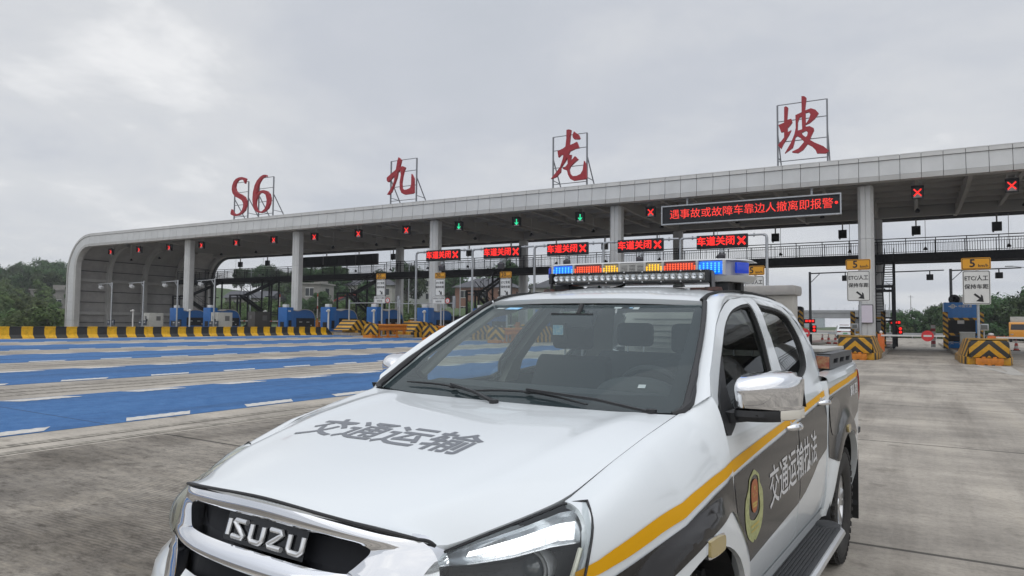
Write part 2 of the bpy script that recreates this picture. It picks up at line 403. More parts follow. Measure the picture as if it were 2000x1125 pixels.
SPL = [(2.90, 1.737), (2.86, 1.715), (2.70, 1.539), (2.60, 1.25), (2.575, 1.074), (2.565, .90), (2.565, .44)]
CUT = [(2.50, 1.722), (2.366, 1.714), (2.19, 1.685), (2.02, 1.642), (1.85, 1.58), (1.703, 1.506), (1.56, 1.42), (1.48, 1.37), (1.44, 1.33)]
fd = FD+[(a-G, b) for a, b in SPL[::-1]]+[(2.75, 1.735)]+[(a+.003, b-.004) for a, b in CUT]
RDR = [(3.47, 1.20), (3.42, 1.10), (3.37, .98), (3.35, .85), (3.30, .72), (3.24, .60), (3.22, .44)]
rd = [(a+G, b) for a, b in SPL]+RDR[::-1]+[(3.50, 1.28), (3.56, 1.42), (3.55, 1.55), (3.50, 1.64), (3.42, 1.695), (3.28, 1.722), (3.10, 1.737)]
def door(name, pl, win, glassm, sgn):
    f_ = cabside if sgn > 0 else mir(cabside)
    o = tp(name, panel(MB(), pl, f_, holes=[win], res=.04, hem=.03, flip=sgn < 0), M['white'], smooth=True, sharp=40, recalc=False)
    cx = sum(p[0] for p in win)/len(win); cy = sum(p[1] for p in win)/len(win)
    sc = lambda k: [(cx+(a-cx)*k, cy+(b-cy)*k) for a, b in win]
    if glassm: tp('window_glass', panel(MB(), sc(.99), f_, res=.06, hem=0, off=-.022, flip=sgn < 0), glassm, o, smooth=True, recalc=False)
    tp('window_seal', panel(MB(), sc(1.012), f_, holes=[sc(.93)], res=.04, hem=.02, off=-.006, flip=sgn < 0), M['rubber'], o, smooth=True, recalc=False)
    return o
for sgn in (1, -1):
    f1 = door('front_door', fd, W1c, glass('cabin_shade_glass', (.42, .46, .47), .5) if sgn > 0 else M['glassc'], sgn)  # dark tint on the driver's side stands for shade inside the cab
    f2 = door('rear_door', rd, W2c, M['glassd'] if sgn > 0 else M['glassc'], sgn)
    # handles: chrome bar over a cup
    for (o, y0, z0) in ((f1, 2.43, 1.088), (f2, 3.27, 1.132)):
        x = cabside(y0, z0)[0]*sgn
        hbm = MB().tube([(x+sgn*(.006+.036*math.sin(math.pi*i/10)**.5), y0-.10+.2*i/10, z0+.004*math.sin(i*.6)) for i in range(11)], [.008+.010*math.sin(math.pi*i/10)**.4 for i in range(11)], 10)
        h = tp('door_handle', hbm, M['chrome'], o, smooth=True)
        tp('handle_cup', MB().ell((x-sgn*.002, y0+.01, z0-.012), (.006, .058, .038)), M['satin'], o, smooth=True)
# ---- A pillars, roof rails and roof
WS = [(.785, 1.335, 1.258), (.763, 1.470, 1.345), (.738, 1.59, 1.422), (.712, 1.71, 1.490), (.672, 1.875, 1.590), (.640, 1.985, 1.655), (.622, 2.045, 1.684)]
def ws_edge(t): 
    k = t*(len(WS)-1); i = min(int(k), len(WS)-2); return tuple(lerp(WS[i][j], WS[i+1][j], k-i) for j in range(3))
ROOFX = [(2.045, .60, 1.690), (2.15, .596, 1.718), (2.3, .59, 1.738), (2.6, .583, 1.757), (3.0, .578, 1.762), (3.3, .576, 1.755), (3.55, .58, 1.735), (3.68, .585, 1.70)]
for sgn in (1, -1):
    # pillar/rail: between the windscreen edge / roof ditch and the door cut line
    inn = [ws_edge(t) for t in np.linspace(0, 1, 12)]+[(x, y, z) for y, x, z in ROOFX[1:]]
    outl = [cabside(a, b) for a, b in [(1.42, 1.31), (1.44, 1.33), (1.50, 1.385), (1.56, 1.42), (1.63, 1.463), (1.703, 1.506), (1.78, 1.546), (1.85, 1.58), (1.94, 1.615), (2.02, 1.642), (2.10, 1.664), (2.19, 1.685), (2.30, 1.703), (2.42, 1.716), (2.6, 1.727), (2.98, 1.741), (3.28, 1.728), (3.48, 1.692), (3.60, 1.645)]]
    rws = []
    for k in range(9):
        t = k/8; row = []
        for a, b in zip(inn, outl):
            p = [lerp(a[j], b[j], t) for j in range(3)]; w = math.dist(a, b)*.16*math.sin(math.pi*t)
            row.append((sgn*(p[0]+w*.75), p[1]-w*.2, p[2]+w*.6))
        rws.append(row)
    pm = MB().grid(rws)
    pm.grid([[(sgn*a[0], a[1], a[2]) for a in inn], [(sgn*(a[0]-.02), a[1]+.01, a[2]-.03) for a in inn]])
    pm.grid([[(sgn*a[0], a[1], a[2]) for a in outl], [(sgn*(a[0]-.03), a[1]+.01, a[2]-.02) for a in outl]])
    tp('roof_pillar', pm, M['white'], smooth=True, sharp=50)
    # black ditch moulding and screen-side moulding
    tp('roof_moulding', MB().tube([(sgn*x, y, z+.004) for y, x, z in ROOFX], .010, 6), M['rubber'], smooth=True)
    tp('screen_moulding', MB().tube([(sgn*(p[0]-.004), p[1]-.006, p[2]+.004) for p in [ws_edge(t) for t in np.linspace(0.0, 1, 14)]], [.016]*4+[.011]*10, 6), M['blackp'], smooth=True)
    # C pillar corner of the cab
    cr_ = [(3.62, 1.66), (3.64, 1.56), (3.65, 1.48), (3.65, 1.41), (3.56, 1.30), (3.50, 1.22), (3.45, 1.125), (3.38, .98), (3.36, .85), (3.34, .6), (3.34, .44)]
    RDX = [(3.48, 1.695), (3.555, 1.60), (3.565, 1.50), (3.56, 1.42), (3.50, 1.28), (3.47, 1.20), (3.42, 1.10), (3.37, .98), (3.35, .85), (3.30, .72), (3.22, .44)]
    A_ = [cabside(a, b) for a, b in RDX]; B_ = [cabside(a, b) for a, b in cr_]
    rr = [[(sgn*p[0], p[1]+.004, p[2]) for p in A_], [(sgn*p[0], p[1], p[2]) for p in B_]]
    rr += [[(sgn*(p[0]-.03), p[1]+.035, p[2]-.003) for p in B_], [(sgn*(p[0]-.10), p[1]+.055, p[2]-.01) for p in B_]]
    tp('rear_cab_corner', MB().grid(rr), M['white'], smooth=True, sharp=60)
ys = [2.045, 2.10, 2.2, 2.35, 2.55, 2.8, 3.05, 3.3, 3.5, 3.64, 3.72]
def roofc(y): return itp(y, [2.02, 2.1, 2.2, 2.35, 2.55, 2.8, 3.05, 3.3, 3.5, 3.64, 3.72], [1.698, 1.722, 1.748, 1.772, 1.789, 1.797, 1.797, 1.790, 1.772, 1.742, 1.715])
def roofpt(u, y):
    ex = itp(y, [a[0] for a in ROOFX], [a[1] for a in ROOFX]); ez = itp(y, [a[0] for a in ROOFX], [a[2] for a in ROOFX])
    yy = y-(.02*(1-u*u) if y < 2.2 else 0); rib = .006*math.exp(-((abs(u)-.62)/.10)**4)*min(1, max(0, (y-2.15)*6))*min(1, max(0, (3.6-y)*6))
    return (u*ex, yy, lerp(roofc(y), ez, abs(u)**2.6)-rib)
rf = MB().grid([[roofpt(-1+2*i/40, y) for i in range(41)] for y in ys])
fr_ = [roofpt(-1+2*i/40, ys[0]) for i in range(41)]; rf.grid([fr_, [(p[0], p[1]+.01, p[2]-.025) for p in fr_]])
o_roof = tp('roof', rf, M['white'], smooth=True, sharp=60)
# ---- windscreen with black border
def wsf(u, v):
    ex, ey, ez = ws_edge(v); k = 1-abs(u)**2.2
    return (u*(ex-.014), ey-.085*k*(1-.75*v), ez-.012-.012*k*(1-v))
wsm = MB().grid([[wsf(-1+2*i/32, j/14) for i in range(33)] for j in range(15)])
o_ws = tp('windscreen', wsm, M['glass'], smooth=True, recalc=False)
def wsoff(u, v, d): p = wsf(u, v); return (p[0], p[1]-.7*d, p[2]+.72*d)
fo = [(-1, -.02), (1, -.02), (1, 1), (-1, 1)]
fi = smooth_poly([(-.90, .14), (-.86, .115), (-.5, .105), (0, .10), (.5, .105), (.86, .115), (.90, .14), (.915, .5), (.93, .82), (.90, .90), (.5, .935), (.22, .94), (.17, .91), (.15, .84), (-.15, .84), (-.17, .91), (-.22, .94), (-.5, .935), (-.90, .90), (-.93, .82), (-.915, .5)], 2)
tp('black_border', panel(MB(), fo, lambda a, b: wsoff(a, b, -.004), holes=[fi], res=.05, hem=0), mat('frit_black', (.012, .013, .015), .7, spec=.1), o_ws, smooth=True, recalc=False)
stk = mat('blue_sticker', (.12, .42, .72), .5, col2=(.45, .70, .88), scale=45); wst = mat('white_sticker', (.42, .47, .46), .6, col2=(.30, .38, .39), scale=60)
def sticker(name, u0, v0, u1, v1, m, sk=0):
    return tp(name, MB().grid([[wsoff(lerp(u0, u1, i/3)+sk*j/2, lerp(v0, v1, j/2), .002) for i in range(4)] for j in range(3)]), m, o_ws, recalc=False)
sticker('windscreen_sticker', -.77, .845, -.62, .905, stk, .02); sticker('windscreen_sticker', -.87, .85, -.79, .89, wst)
sticker('windscreen_sticker', .285, .885, .35, .93, wst); sticker('windscreen_sticker', .45, .86, .50, .925, wst); sticker('windscreen_sticker', .73, .15, .77, .175, wst)
sticker('windscreen_sticker', .415, .895, .445, .915, stk)
# cowl panel and wipers
cw = MB().grid([[(u*.76, 1.25+.09*abs(u)**2.5, 1.222) for u in us_], [(u*.785, 1.27+.10*abs(u)**2.5, 1.232) for u in us_], [(u*.79, 1.30+.10*abs(u)**2.5, 1.215) for u in us_], [(u*.79, 1.40, 1.18) for u in us_]])
tp('cowl', cw, M['blackp'], smooth=True)
for sgn in (1, -1):
    tp('cowl_corner', MB().tube([(sgn*.745, 1.285, 1.246), (sgn*.772, 1.31, 1.256), (sgn*.785, 1.36, 1.276), (sgn*.774, 1.425, 1.318), (sgn*.768, 1.46, 1.342)], [.010, .016, .019, .016, .010], 8), M['blackp'], smooth=True)
def wiper(u0, u1, v0, v1, ua, bl=.04):
    w = MB(); pts = [wsoff(lerp(u0, u1, t), lerp(v0, v1, t)+bl*math.sin(math.pi*t), .016) for t in np.linspace(0, 1, 9)]
    w.tube(pts, [.003]+[.005]*7+[.003], 6)
    p0 = wsoff(ua, -.02, .02); mid = pts[4]
    w.bar(p0, ((p0[0]*.6+mid[0]*.4), (p0[1]*.6+mid[1]*.4)-.012, (p0[2]*.6+mid[2]*.4)+.016), .015, .009)
    w.bar(((p0[0]*.6+mid[0]*.4), (p0[1]*.6+mid[1]*.4)-.012, (p0[2]*.6+mid[2]*.4)+.016), (mid[0], mid[1]-.012, mid[2]+.012), .012, .01)
    w.ell(mid, (.022, .011, .009)); w.cyl((p0[0], p0[1], p0[2]-.03), (p0[0], p0[1], p0[2]+.012), .02)
    tp('wiper', w, M['blackp'], smooth=True)
wiper(-.80, .0, .055, -.01, -.02); wiper(-.25, .52, .045, .015, .86)
# ---- box sides, tail
for sgn in (1, -1):
    f_ = bedside if sgn > 0 else mir(bedside)
    ra = [(3.98+.55*math.cos(R(a)), .38+.50*math.sin(R(a))) for a in range(2, 179, 6)]
    bs = [(3.45, 1.245), (3.60, 1.248), (4.4, 1.258), (5.20, 1.272), (5.25, 1.2), (5.23, .95), (5.14, .62), (5.0, .46), (4.55, .43)]+ra+[(3.40, .44), (3.36, .44), (3.365, .75), (3.39, .95), (3.42, 1.10)]
    b = tp('box_side', panel(MB(), bs, f_, res=.04, hem=.04, flip=sgn < 0), M['white'], smooth=True, sharp=40, recalc=False)
    wl = MB(); A = [(3.98+.58*math.cos(R(a)), .38+.54*math.sin(R(a))) for a in range(-12, 193, 8)]
    wl.grid([[(sgn*.935, y, z) for y, z in A], [(sgn*.5, y, z) for y, z in A]]); wl.add([(sgn*.5, y, z) for y, z in A], [tuple(range(len(A)))])
    tp('wheel_well', wl, M['blackp'], b)
    tp('mud_flap', MB().box((sgn*.83, 4.56, .42), (.22, .015, .50)), M['rubber'], b)
    tp('tail_lamp', panel(MB(), [(5.02, 1.235), (5.245, 1.24), (5.25, .93), (5.16, .98), (5.06, 1.10)], f_, res=.04, hem=.03, off=.012, flip=sgn < 0), mat('red_lens', (.30, .02, .015), .15, coat=.6), b, smooth=True, recalc=False)
    rl = MB(); rl.grid([[(sgn*(bedside(y, 1.2)[0]-dx), y, z+.03*(y-3.46)/1.76) for dx, z in ((.0, 1.235), (.012, 1.262), (.035, 1.270), (.11, 1.270), (.12, 1.22))] for y in np.linspace(3.46, 5.2, 12)])
    tp('box_rim', rl, M['white'], b, smooth=True)
    if sgn > 0:
        fl = smooth_poly([(3.42, 1.06), (3.47, 1.125), (3.62, 1.135), (3.76, 1.10), (3.80, 1.02), (3.74, .94), (3.60, .90), (3.48, .93)], 3)
        tp('fuel_flap', panel(MB(), fl, f_, res=.03, hem=.01, off=.007, flip=False), mat('dark_navy_film', (.010, .013, .018), .1, spec=.8), b, smooth=True, recalc=False)
        pl = smooth_poly([(3.86, .935), (3.93, .935), (3.95, .91), (3.94, .885), (3.87, .885), (3.85, .91)], 2)
        tp('side_marker', panel(MB(), pl, lambda a, c: (bedside(a, c)[0]+.014, a, c), res=.03, hem=.035, flip=False), mat('amber_lens', (.55, .44, .20), .2), b, smooth=True, recalc=False)
tp('tailgate', MB().box((0, 5.22, .90), (1.55, .05, .72)), M['white'], bevel=.015)
tp('box_floor', MB().box((0, 4.4, .74), (1.75, 1.6, .04)).box((0, 3.60, .98), (1.70, .04, .50)), M['blackp'])
# ---- wheels
tyre_p = [(.205, -.10), (.235, -.125), (.30, -.132), (.35, -.125), (.372, -.108), (.380, -.085), (.382, 0), (.380, .085), (.372, .108), (.35, .125), (.30, .132), (.235, .125), (.205, .10)]
def wheel(x, y, z, sgn):
    w = thing('wheel', None, None, (x, y, z)); w.parent = truck
    ty = MB().lathe(tyre_p, (0, 0, 0), (1, 0, 0), 48)
    for k in range(44):
        a = 2*math.pi*k/44
        for dx in (-.085, -.03, .03, .085):
            aa = a+(.05 if dx in (-.03, .085) else 0)
            ty.box((dx, .381*math.cos(aa), .381*math.sin(aa)), (.046, .036, .016), rot=Matrix.Rotation(aa-math.pi/2, 3, 'X') @ Matrix.Rotation(.25*(1 if dx > 0 else -1), 3, 'Z'))
        ty.box((sgn*.122, .362*math.cos(a), .362*math.sin(a)), (.016, .024, .035), rot=Matrix.Rotation(a-math.pi/2, 3, 'X'))
    t = ty.build('tyre', M['tyre'], w, smooth=True, sharp=40)
    rm = MB().lathe([(.226, -.11), (.222, .085), (.232, .098), (.226, .104), (.212, .09), (.20, .04), (.195, -.08)], (0, 0, 0), (sgn, 0, 0), 40)
    for k in range(6):
        for da in (-.17, .17):
            a = 2*math.pi*k/6; c0 = Vector((sgn*.075, .045*math.cos(a), .045*math.sin(a))); c1 = Vector((sgn*.082, .212*math.cos(a+da), .212*math.sin(a+da)))
            rm.bar(c0, c1, .038, .03, up=(1, 0, 0))
    rm.lathe([(.0, .10), (.035, .098), (.04, .085), (.075, .08), (.08, .05), (.0, .04)], (0, 0, 0), (sgn, 0, 0), 20)
    rm.build('rim', M['satin'], w, smooth=True, sharp=35)
    MB().lathe([(.0, .01), (.17, .01), (.17, -.02), (0, -.02)], (0, 0, 0), (sgn, 0, 0), 24).build('brake_disc', mat('dark_steel', (.09, .09, .09), .5, .8), w)
for sgn in (1, -1):
    wheel(sgn*.785, .98, .382, sgn); wheel(sgn*.795, 4.01, .382, sgn)
# ---- sill, running board, underbody
for sgn in (1, -1):
    tp('sill', MB().grid([[(sgn*x, y, z) for x, z in ((.898, .46), (.905, .50), (.895, .44), (.80, .40))] for y in (1.56, 2.4, 3.38)]), M['white'], smooth=True)
    rb = MB().grid([[(sgn*x, y, z) for x, z in ((.86, .425), (.88, .44), (1.02, .44), (1.03, .435), (1.03, .40), (.86, .40))] for y in (1.55, 2.4, 3.20)])
    for k in range(7): rb.box((sgn*(.90+.017*k), 2.43, .441), (.006, 1.5, .006))
    b = tp('running_board', rb, M['blackp'])
    tp('edge_trim', MB().tube([(sgn*1.036, 1.52, .418), (sgn*1.04, 2.4, .418), (sgn*1.036, 3.16, .418), (sgn*1.00, 3.24, .42), (sgn*.93, 3.27, .43)], [.018, .02, .02, .02, .014], 8), M['satin'], b, smooth=True)
    tp('end_cap', MB().ell((sgn*.95, 3.20, .437), (.075, .09, .018)), M['blackp'], b, smooth=True)
tp('underbody', MB().box((0, 2.6, .45), (1.3, 4.6, .22)).box((0, 1.0, .66), (1.1, 1.3, .50)), M['blackp'])
# ---- decals on the driver's side and passenger side
YT = [(.40, 1.055), (.427, 1.062), (.586, 1.087), (.737, 1.130), (.90, 1.178), (1.05, 1.203), (1.221, 1.208), (1.32, 1.198), (1.40, 1.18)]
YB = [(.40, .985), (.422, .987), (.577, .978), (.72, 1.008), (.839, 1.046), (1.0, 1.085), (1.146, 1.108), (1.281, 1.108), (1.40, 1.072)]
DT = [(.42, .895), (.575, .918), (.761, .963), (.90, 1.003), (1.008, 1.03), (1.14, 1.052), (1.28, 1.058), (1.40, 1.026)]
DB = [(.52, .735), (.62, .785), (.766, .837), (.962, .881), (1.1, .905), (1.25, .914), (1.33, .910), (1.385, .892), (1.436, .81), (1.48, .72)]
def band(top, bot): return smooth_poly(top, 4, False)+smooth_poly(bot, 4, False)[::-1]
for sgn in (1, -1):
    ff, fc, fb = (fender, cabside, bedside) if sgn > 0 else (mir(fender), mir(cabside), mir(bedside))
    k = dict(res=.022, hem=0, off=.004, flip=sgn < 0); kk = dict(smooth=True, recalc=False)
    tp('yellow_stripe', panel(MB(), band(YT, YB), ff, **k), M['yellow'], **kk)
    tp('yellow_stripe', panel(MB(), band([(1.418, 1.074), (1.86, 1.100), (2.35, 1.124), (2.567, 1.136)], [(1.425, 1.030), (1.84, 1.061), (2.29, 1.089), (2.565, 1.104)]), fc, **k), M['yellow'], **kk)
    tp('yellow_stripe', panel(MB(), band([(2.592, 1.137), (2.9, 1.156), (3.2, 1.172), (3.44, 1.186)], [(2.588, 1.105), (2.85, 1.122), (3.2, 1.142), (3.42, 1.154)]), fc, **k), M['yellow'], **kk)
    tp('yellow_stripe', panel(MB(), band([(3.46, 1.195), (4.0, 1.215), (4.5, 1.228), (5.0, 1.236)], [(3.45, 1.160), (4.0, 1.182), (4.5, 1.196), (5.0, 1.205)]), fb, **k), M['yellow'], **kk)
    dF = smooth_poly(DT, 4, False)+[(1.408, 1.0), (1.432, .95), (1.46, .86), (1.478, .78), (1.482, .74)]+smooth_poly(DB, 4, False)[::-1]
    tp('dark_film', panel(MB(), dF, ff, **k), M['graphic'], **kk)
    tp('dark_film', panel(MB(), [(1.424, 1.016), (1.83, 1.042), (2.35, 1.073), (2.564, 1.087), (2.559, .90), (2.559, .692), (2.49, .688), (1.98, .660), (1.562, .636), (1.50, .78), (1.446, .97)], fc, **k), M['graphic'], **kk)
    tp('dark_film', panel(MB(), [(2.582, 1.088), (3.0, 1.115), (3.405, 1.140), (3.36, .98), (3.34, .86), (3.30, .85), (3.07, .818), (2.9, .765), (2.714, .716), (2.573, .693)], fc, **k), M['graphic'], **kk)
    tp('dark_film', panel(MB(), [(3.44, 1.145), (4.0, 1.168), (5.0, 1.192), (5.0, .98), (4.49, .90)]+[(3.98+.555*math.cos(R(a)), .38+.505*math.sin(R(a))) for a in range(60, 134, 6)]+[(3.56, .745), (3.40, .79), (3.385, .90), (3.41, 1.05)], fb, **k), M['graphic'], **kk)
    # door lettering: the six characters run over both doors
    V, T = text_tris('交通运输执法', 1.0, .008, res=2); x0 = min(v[0] for v in V); x1 = max(v[0] for v in V); y0 = min(v[1] for v in V); y1 = max(v[1] for v in V)
    tm = MB(); P = []
    for x, y in V:
        t = (x-x0)/(x1-x0); s_ = (y-y0)/(y1-y0)
        Y = 1.95+1.06*(t if sgn > 0 else 1-t); q = lerp(.785, .965, s_)+.042*(t if sgn > 0 else 1-t)
        p = fc(Y, q); P.append((p[0]+sgn*.006, p[1], p[2]))
    tm.add(P, T); tp('door_lettering', tm, M['whitetext'], recalc=False)
    tm = MB(); V, T = text_tris('高新区', 1.0, .03); x0 = min(v[0] for v in V); x1 = max(v[0] for v in V)
    P = []
    for x, y in V:
        t = (x-x0)/(x1-x0); t = t if sgn > 0 else 1-t; p = fb(4.28+.42*t, 1.115+y*.085); P.append((p[0]+sgn*.006, p[1], p[2]))
    tm.add(P, T); tp('side_lettering', tm, M['whitetext'], recalc=False)
    # enforcement emblem: green-gold wreath round a shield with a red field
    em = lambda pts, z: [(1.70+.135*a*(sgn), .857+.142*b) for a, b in pts]
    wre = smooth_poly([(0, 1.0), (.22, .93), (.55, .78), (.62, .55), (.92, .30), (1.0, -.05), (.92, -.45), (.68, -.75), (.35, -.92), (.12, -1.0), (0, -.93), (-.12, -1.0), (-.35, -.92), (-.68, -.75), (-.92, -.45), (-1.0, -.05), (-.92, .30), (-.62, .55), (-.55, .78), (-.22, .93)], 2)
    ins = smooth_poly([(0, .86), (.28, .80), (.46, .68), (.50, .3), (.60, 0), (.55, -.25), (.3, -.35), (0, -.40), (-.3, -.35), (-.55, -.25), (-.60, 0), (-.50, .3), (-.46, .68), (-.28, .80)], 2)
    red = smooth_poly([(0, .74), (.25, .68), (.36, .5), (.34, .1), (.22, -.12), (0, -.2), (-.22, -.12), (-.34, .1), (-.36, .5), (-.25, .68)], 2)
    e0 = tp('door_emblem', panel(MB(), em(wre, 0), fc, holes=[em(ins, 0)], res=.02, hem=0, off=.006, flip=sgn < 0), mat('wreath_film', (.46, .47, .22), .5, col2=(.30, .32, .13), scale=55), **kk)
    tp('emblem_shield', panel(MB(), em(red, 0), fc, res=.02, hem=0, off=.007, flip=sgn < 0), mat('orange_red_film', (.40, .12, .04), .5), e0, **kk)
    st = MB()
    for (sx_, sy_, r_) in ((0, .5, .10), (-.2, .36, .05), (-.1, .27, .05), (.1, .27, .05), (.2, .36, .05)):
        st_p = [(sx_+r_*(1 if i % 2 == 0 else .42)*math.sin(i*math.pi/5), sy_+r_*(1 if i % 2 == 0 else .42)*math.cos(i*math.pi/5)) for i in range(10)]
        panel(st, em(st_p, 0), fc, res=.05, hem=0, off=.008, flip=sgn < 0)
    for (a0, a1, b0, b1) in ((-.26, .26, .04, .10), (-.20, .20, -.04, .02), (-.45, .45, -.55, -.49), (-.42, .42, -.68, -.64)):
        panel(st, em([(a0, b0), (a1, b0), (a1, b1), (a0, b1)], 0), fc, res=.05, hem=0, off=.008, flip=sgn < 0)
    tp('emblem_star', st, mat('gold_film', (.50, .40, .10), .5), e0, **kk)
# ---- hood lettering
V, T = text_tris('交通运输', 1.0, .014, res=3); V, T = subdiv(V, T, .22); x0 = min(v[0] for v in V); x1 = max(v[0] for v in V); y0 = min(v[1] for v in V); y1 = max(v[1] for v in V)
tm = MB(); P = []
from mathutils.bvhtree import BVHTree
bvh = BVHTree.FromPolygons([Vector(p) for p in hb.v], hb.f)
for x, y in V:
    t = (x-x0)/(x1-x0); s_ = (y-y0)/(y1-y0); X = lerp(-.465, .318, t); Y = lerp(.535, .748, s_)
    hit = bvh.ray_cast(Vector((X, Y, 3)), Vector((0, 0, -1))); P.append((X, Y, hit[0].z+.0014))
for i_, (dx_, dy_) in enumerate([(0, 0)]): tm.add([(a+dx_, b+dy_, c+.0002*i_) for a, b, c in P], T)
tp('hood_lettering', tm, M['greytext'], o_hood, recalc=False)
# ---- grille and bumper
def fr(d): return lambda X, Z: (X, front(X, Z)+d, Z)
def frv(X, Z): return front(X, min(Z, 1.0))
GO = [(0, 1.067), (.25, 1.056), (.41, 1.040), (.495, 1.026), (.538, .992), (.556, .945), (.552, .905), (.49, .884), (.30, .874), (0, .868)]
GI = [(0, 1.013), (.20, 1.009), (.335, 1.003), (.384, .996), (.392, .984), (.374, .962), (.346, .936), (.322, .926), (.20, .922), (0, .923)]
GY = [(.010, -.007, .002)]*3+[(.010, -.006, .0)]*2+[(.012, -.008, 0)]*2+[(.004, -.012, .006), (0, -.016, .010), (0, -.016, .010)]
def loop(pts): return pts+[(-a, b) for a, b in pts[-2:0:-1]]
gy = GY+GY[-2:0:-1]
lo_o, lo_i = smooth_poly(loop(GO), 6), smooth_poly(loop(GI), 6); n_ = len(gy)
def gyv(k, t):
    a, b = gy[int(k) % n_], gy[(int(k)+1) % n_]; f = k-int(k); y0_, y1_, y2_ = (lerp(a[j], b[j], f) for j in range(3))
    return y0_*(1-t)*(1-2*t)+4*y1_*t*(1-t)+y2_*t*(2*t-1)
rows_ = []
for t_ in np.linspace(0, 1, 11):
    rows_.append([(lerp(o_[0], i_[0], t_), frv(lerp(o_[0], i_[0], t_), lerp(o_[1], i_[1], t_))+gyv(j/6, t_), lerp(o_[1], i_[1], t_)) for j, (o_, i_) in enumerate(zip(lo_o, lo_i))])
gs_ = MB().grid(rows_, close=True)
gs_.grid([rows_[-1], [(p[0]*.985, p[1]+.05, p[2]) for p in rows_[-1]]], close=True); gs_.grid([rows_[0], [(p[0], p[1]+.04, p[2]) for p in rows_[0]]], close=True)
o_g = tp('grille_surround', gs_, M['chrome'], smooth=True, sharp=55, recalc=False)
for s in (1, -1):
    lw = MB().grid([[(s*x, front(x, z)-.004+dy, z) for x, z in pts] for dy, pts in ((.004, [(.552, .90), (.545, .85), (.52, .80), (.49, .76)]), (-.004, [(.49, .884), (.47, .85), (.44, .81), (.42, .76)]), (.006, [(.44, .876), (.405, .85), (.375, .81), (.36, .76)]), (.05, [(.43, .874), (.395, .85), (.365, .81), (.35, .76)]))])
    tp('lower_grille_frame', lw, M['chrome'], o_g, smooth=True)
gm = MB().grid([[(X, front(X, Z)+.055, Z) for X in np.linspace(-.50, .50, 25)] for Z in np.linspace(.76, 1.03, 6)])
tp('grille_mesh', gm, mat('grille_black', (.012, .013, .016), .6, spec=.2), o_g)
lip = smooth_poly([(a, frv(a, b)-.002, b+.004) for a, b in [(-.495, 1.026), (-.41, 1.040), (-.25, 1.056), (0, 1.067), (.25, 1.056), (.41, 1.040), (.495, 1.026)]], 5, False) if False else None
sp2 = smooth_poly([(-.528, 1.000), (-.505, 1.022), (-.41, 1.040), (-.25, 1.056), (0, 1.067), (.25, 1.056), (.41, 1.040), (.505, 1.022), (.528, 1.000)], 6, False)
tp('hood_seal', MB().tube([(a, frv(a, b)+.002+(.03*max(0, abs(a)-.505)/.025), b+.004) for a, b in sp2], .0048, 8), M['blackp'], o_g, smooth=True)
bdg = MB().grid([[(X, front(X, Z)+.016, Z) for X in (-.176, -.09, 0, .09, .176)] for Z in (.928, .966, 1.008)])
o_b = tp('badge_plate', bdg, M['gloss'], o_g)
# badge letters: rounded bars, each stroke a chrome bead
st_ = [[(0, 0), (0, 1)], [(.95, 1), (.10, 1), (0, .86), (.85, .16), (.75, 0), (0, 0)], [(0, 1), (0, .18), (.16, 0), (.74, 0), (.9, .18), (.9, 1)], [(0, 1), (.75, 1), (.85, .84), (0, .14), (.10, 0), (.95, 0)], [(0, 1), (0, .18), (.16, 0), (.74, 0), (.9, .18), (.9, 1)]]
bl = MB(); cx = -.148
for i, s_ in enumerate(st_):
    wd = .058
    pts = [(cx+p[0]*wd, .946+p[1]*.043) for p in s_]
    bl.tube([(x, front(x, z)+.008, z) for x, z in densify(pts, .012, False)], .0076, 10)
    cx += (.0 if i == 0 else wd)+.0235+(0 if i else 0)
tp('badge_lettering', bl, mat('badge_silver', (.80, .81, .82), .22, .7), o_g, smooth=True)
# bumper: lofted round the nose
def bump(Z, d=0):
    pl = [(0, .02), (.3, .03), (.5, .075), (.62, .135), (.72, .215), (.80, .32), (.845, .42), (.865, .55)]
    return [(x+d*.5, y-d, Z) for x, y in pl]
rws = [bump(.80, -.02), bump(.76, .015), bump(.68, .03), bump(.58, .02), bump(.50, -.01), bump(.42, -.06)]
bm_ = MB().grid([[(-p[0], p[1], p[2]) for p in r[:0:-1]]+r for r in rws])
tp('front_bumper', bm_, M['white'], smooth=True, sharp=50)
# ---- headlamps
def hl(u, v):
    # u: inner->outer, v: bottom->top
    T = [(.536, .208, .983), (.597, .300, 1.014), (.657, .418, 1.042), (.705, .545, 1.066), (.765, .572, 1.078), (.800, .548, 1.040)]
    B = [(.515, .125, .905), (.58, .155, .84), (.66, .205, .80), (.74, .27, .79), (.80, .34, .80), (.828, .395, .84)]
    k = u*5; i = min(int(k), 4); f = k-i
    t = [lerp(T[i][j], T[i+1][j], f) for j in range(3)]; b = [lerp(B[i][j], B[i+1][j], f) for j in range(3)]
    p = [lerp(b[j], t[j], v) for j in range(3)]; w = .055*math.sin(math.pi*min(1, max(0, u)))**.7*math.sin(math.pi*v)**.8+.03*math.sin(math.pi*v)**.8
    return (p[0]+w*.55, p[1]-w*.75, p[2]+w*.28)
def hlin(u, v, d):
    p = hl(u, v); return (p[0]-d*.5, p[1]+d*.8, p[2]-d*.3)
S_ = lambda s, p: (s*p[0], p[1], p[2])
chl = mat('headlamp_reflector', (.62, .64, .66), .16, .9); hdk = mat('headlamp_housing', (.045, .048, .055), .4)
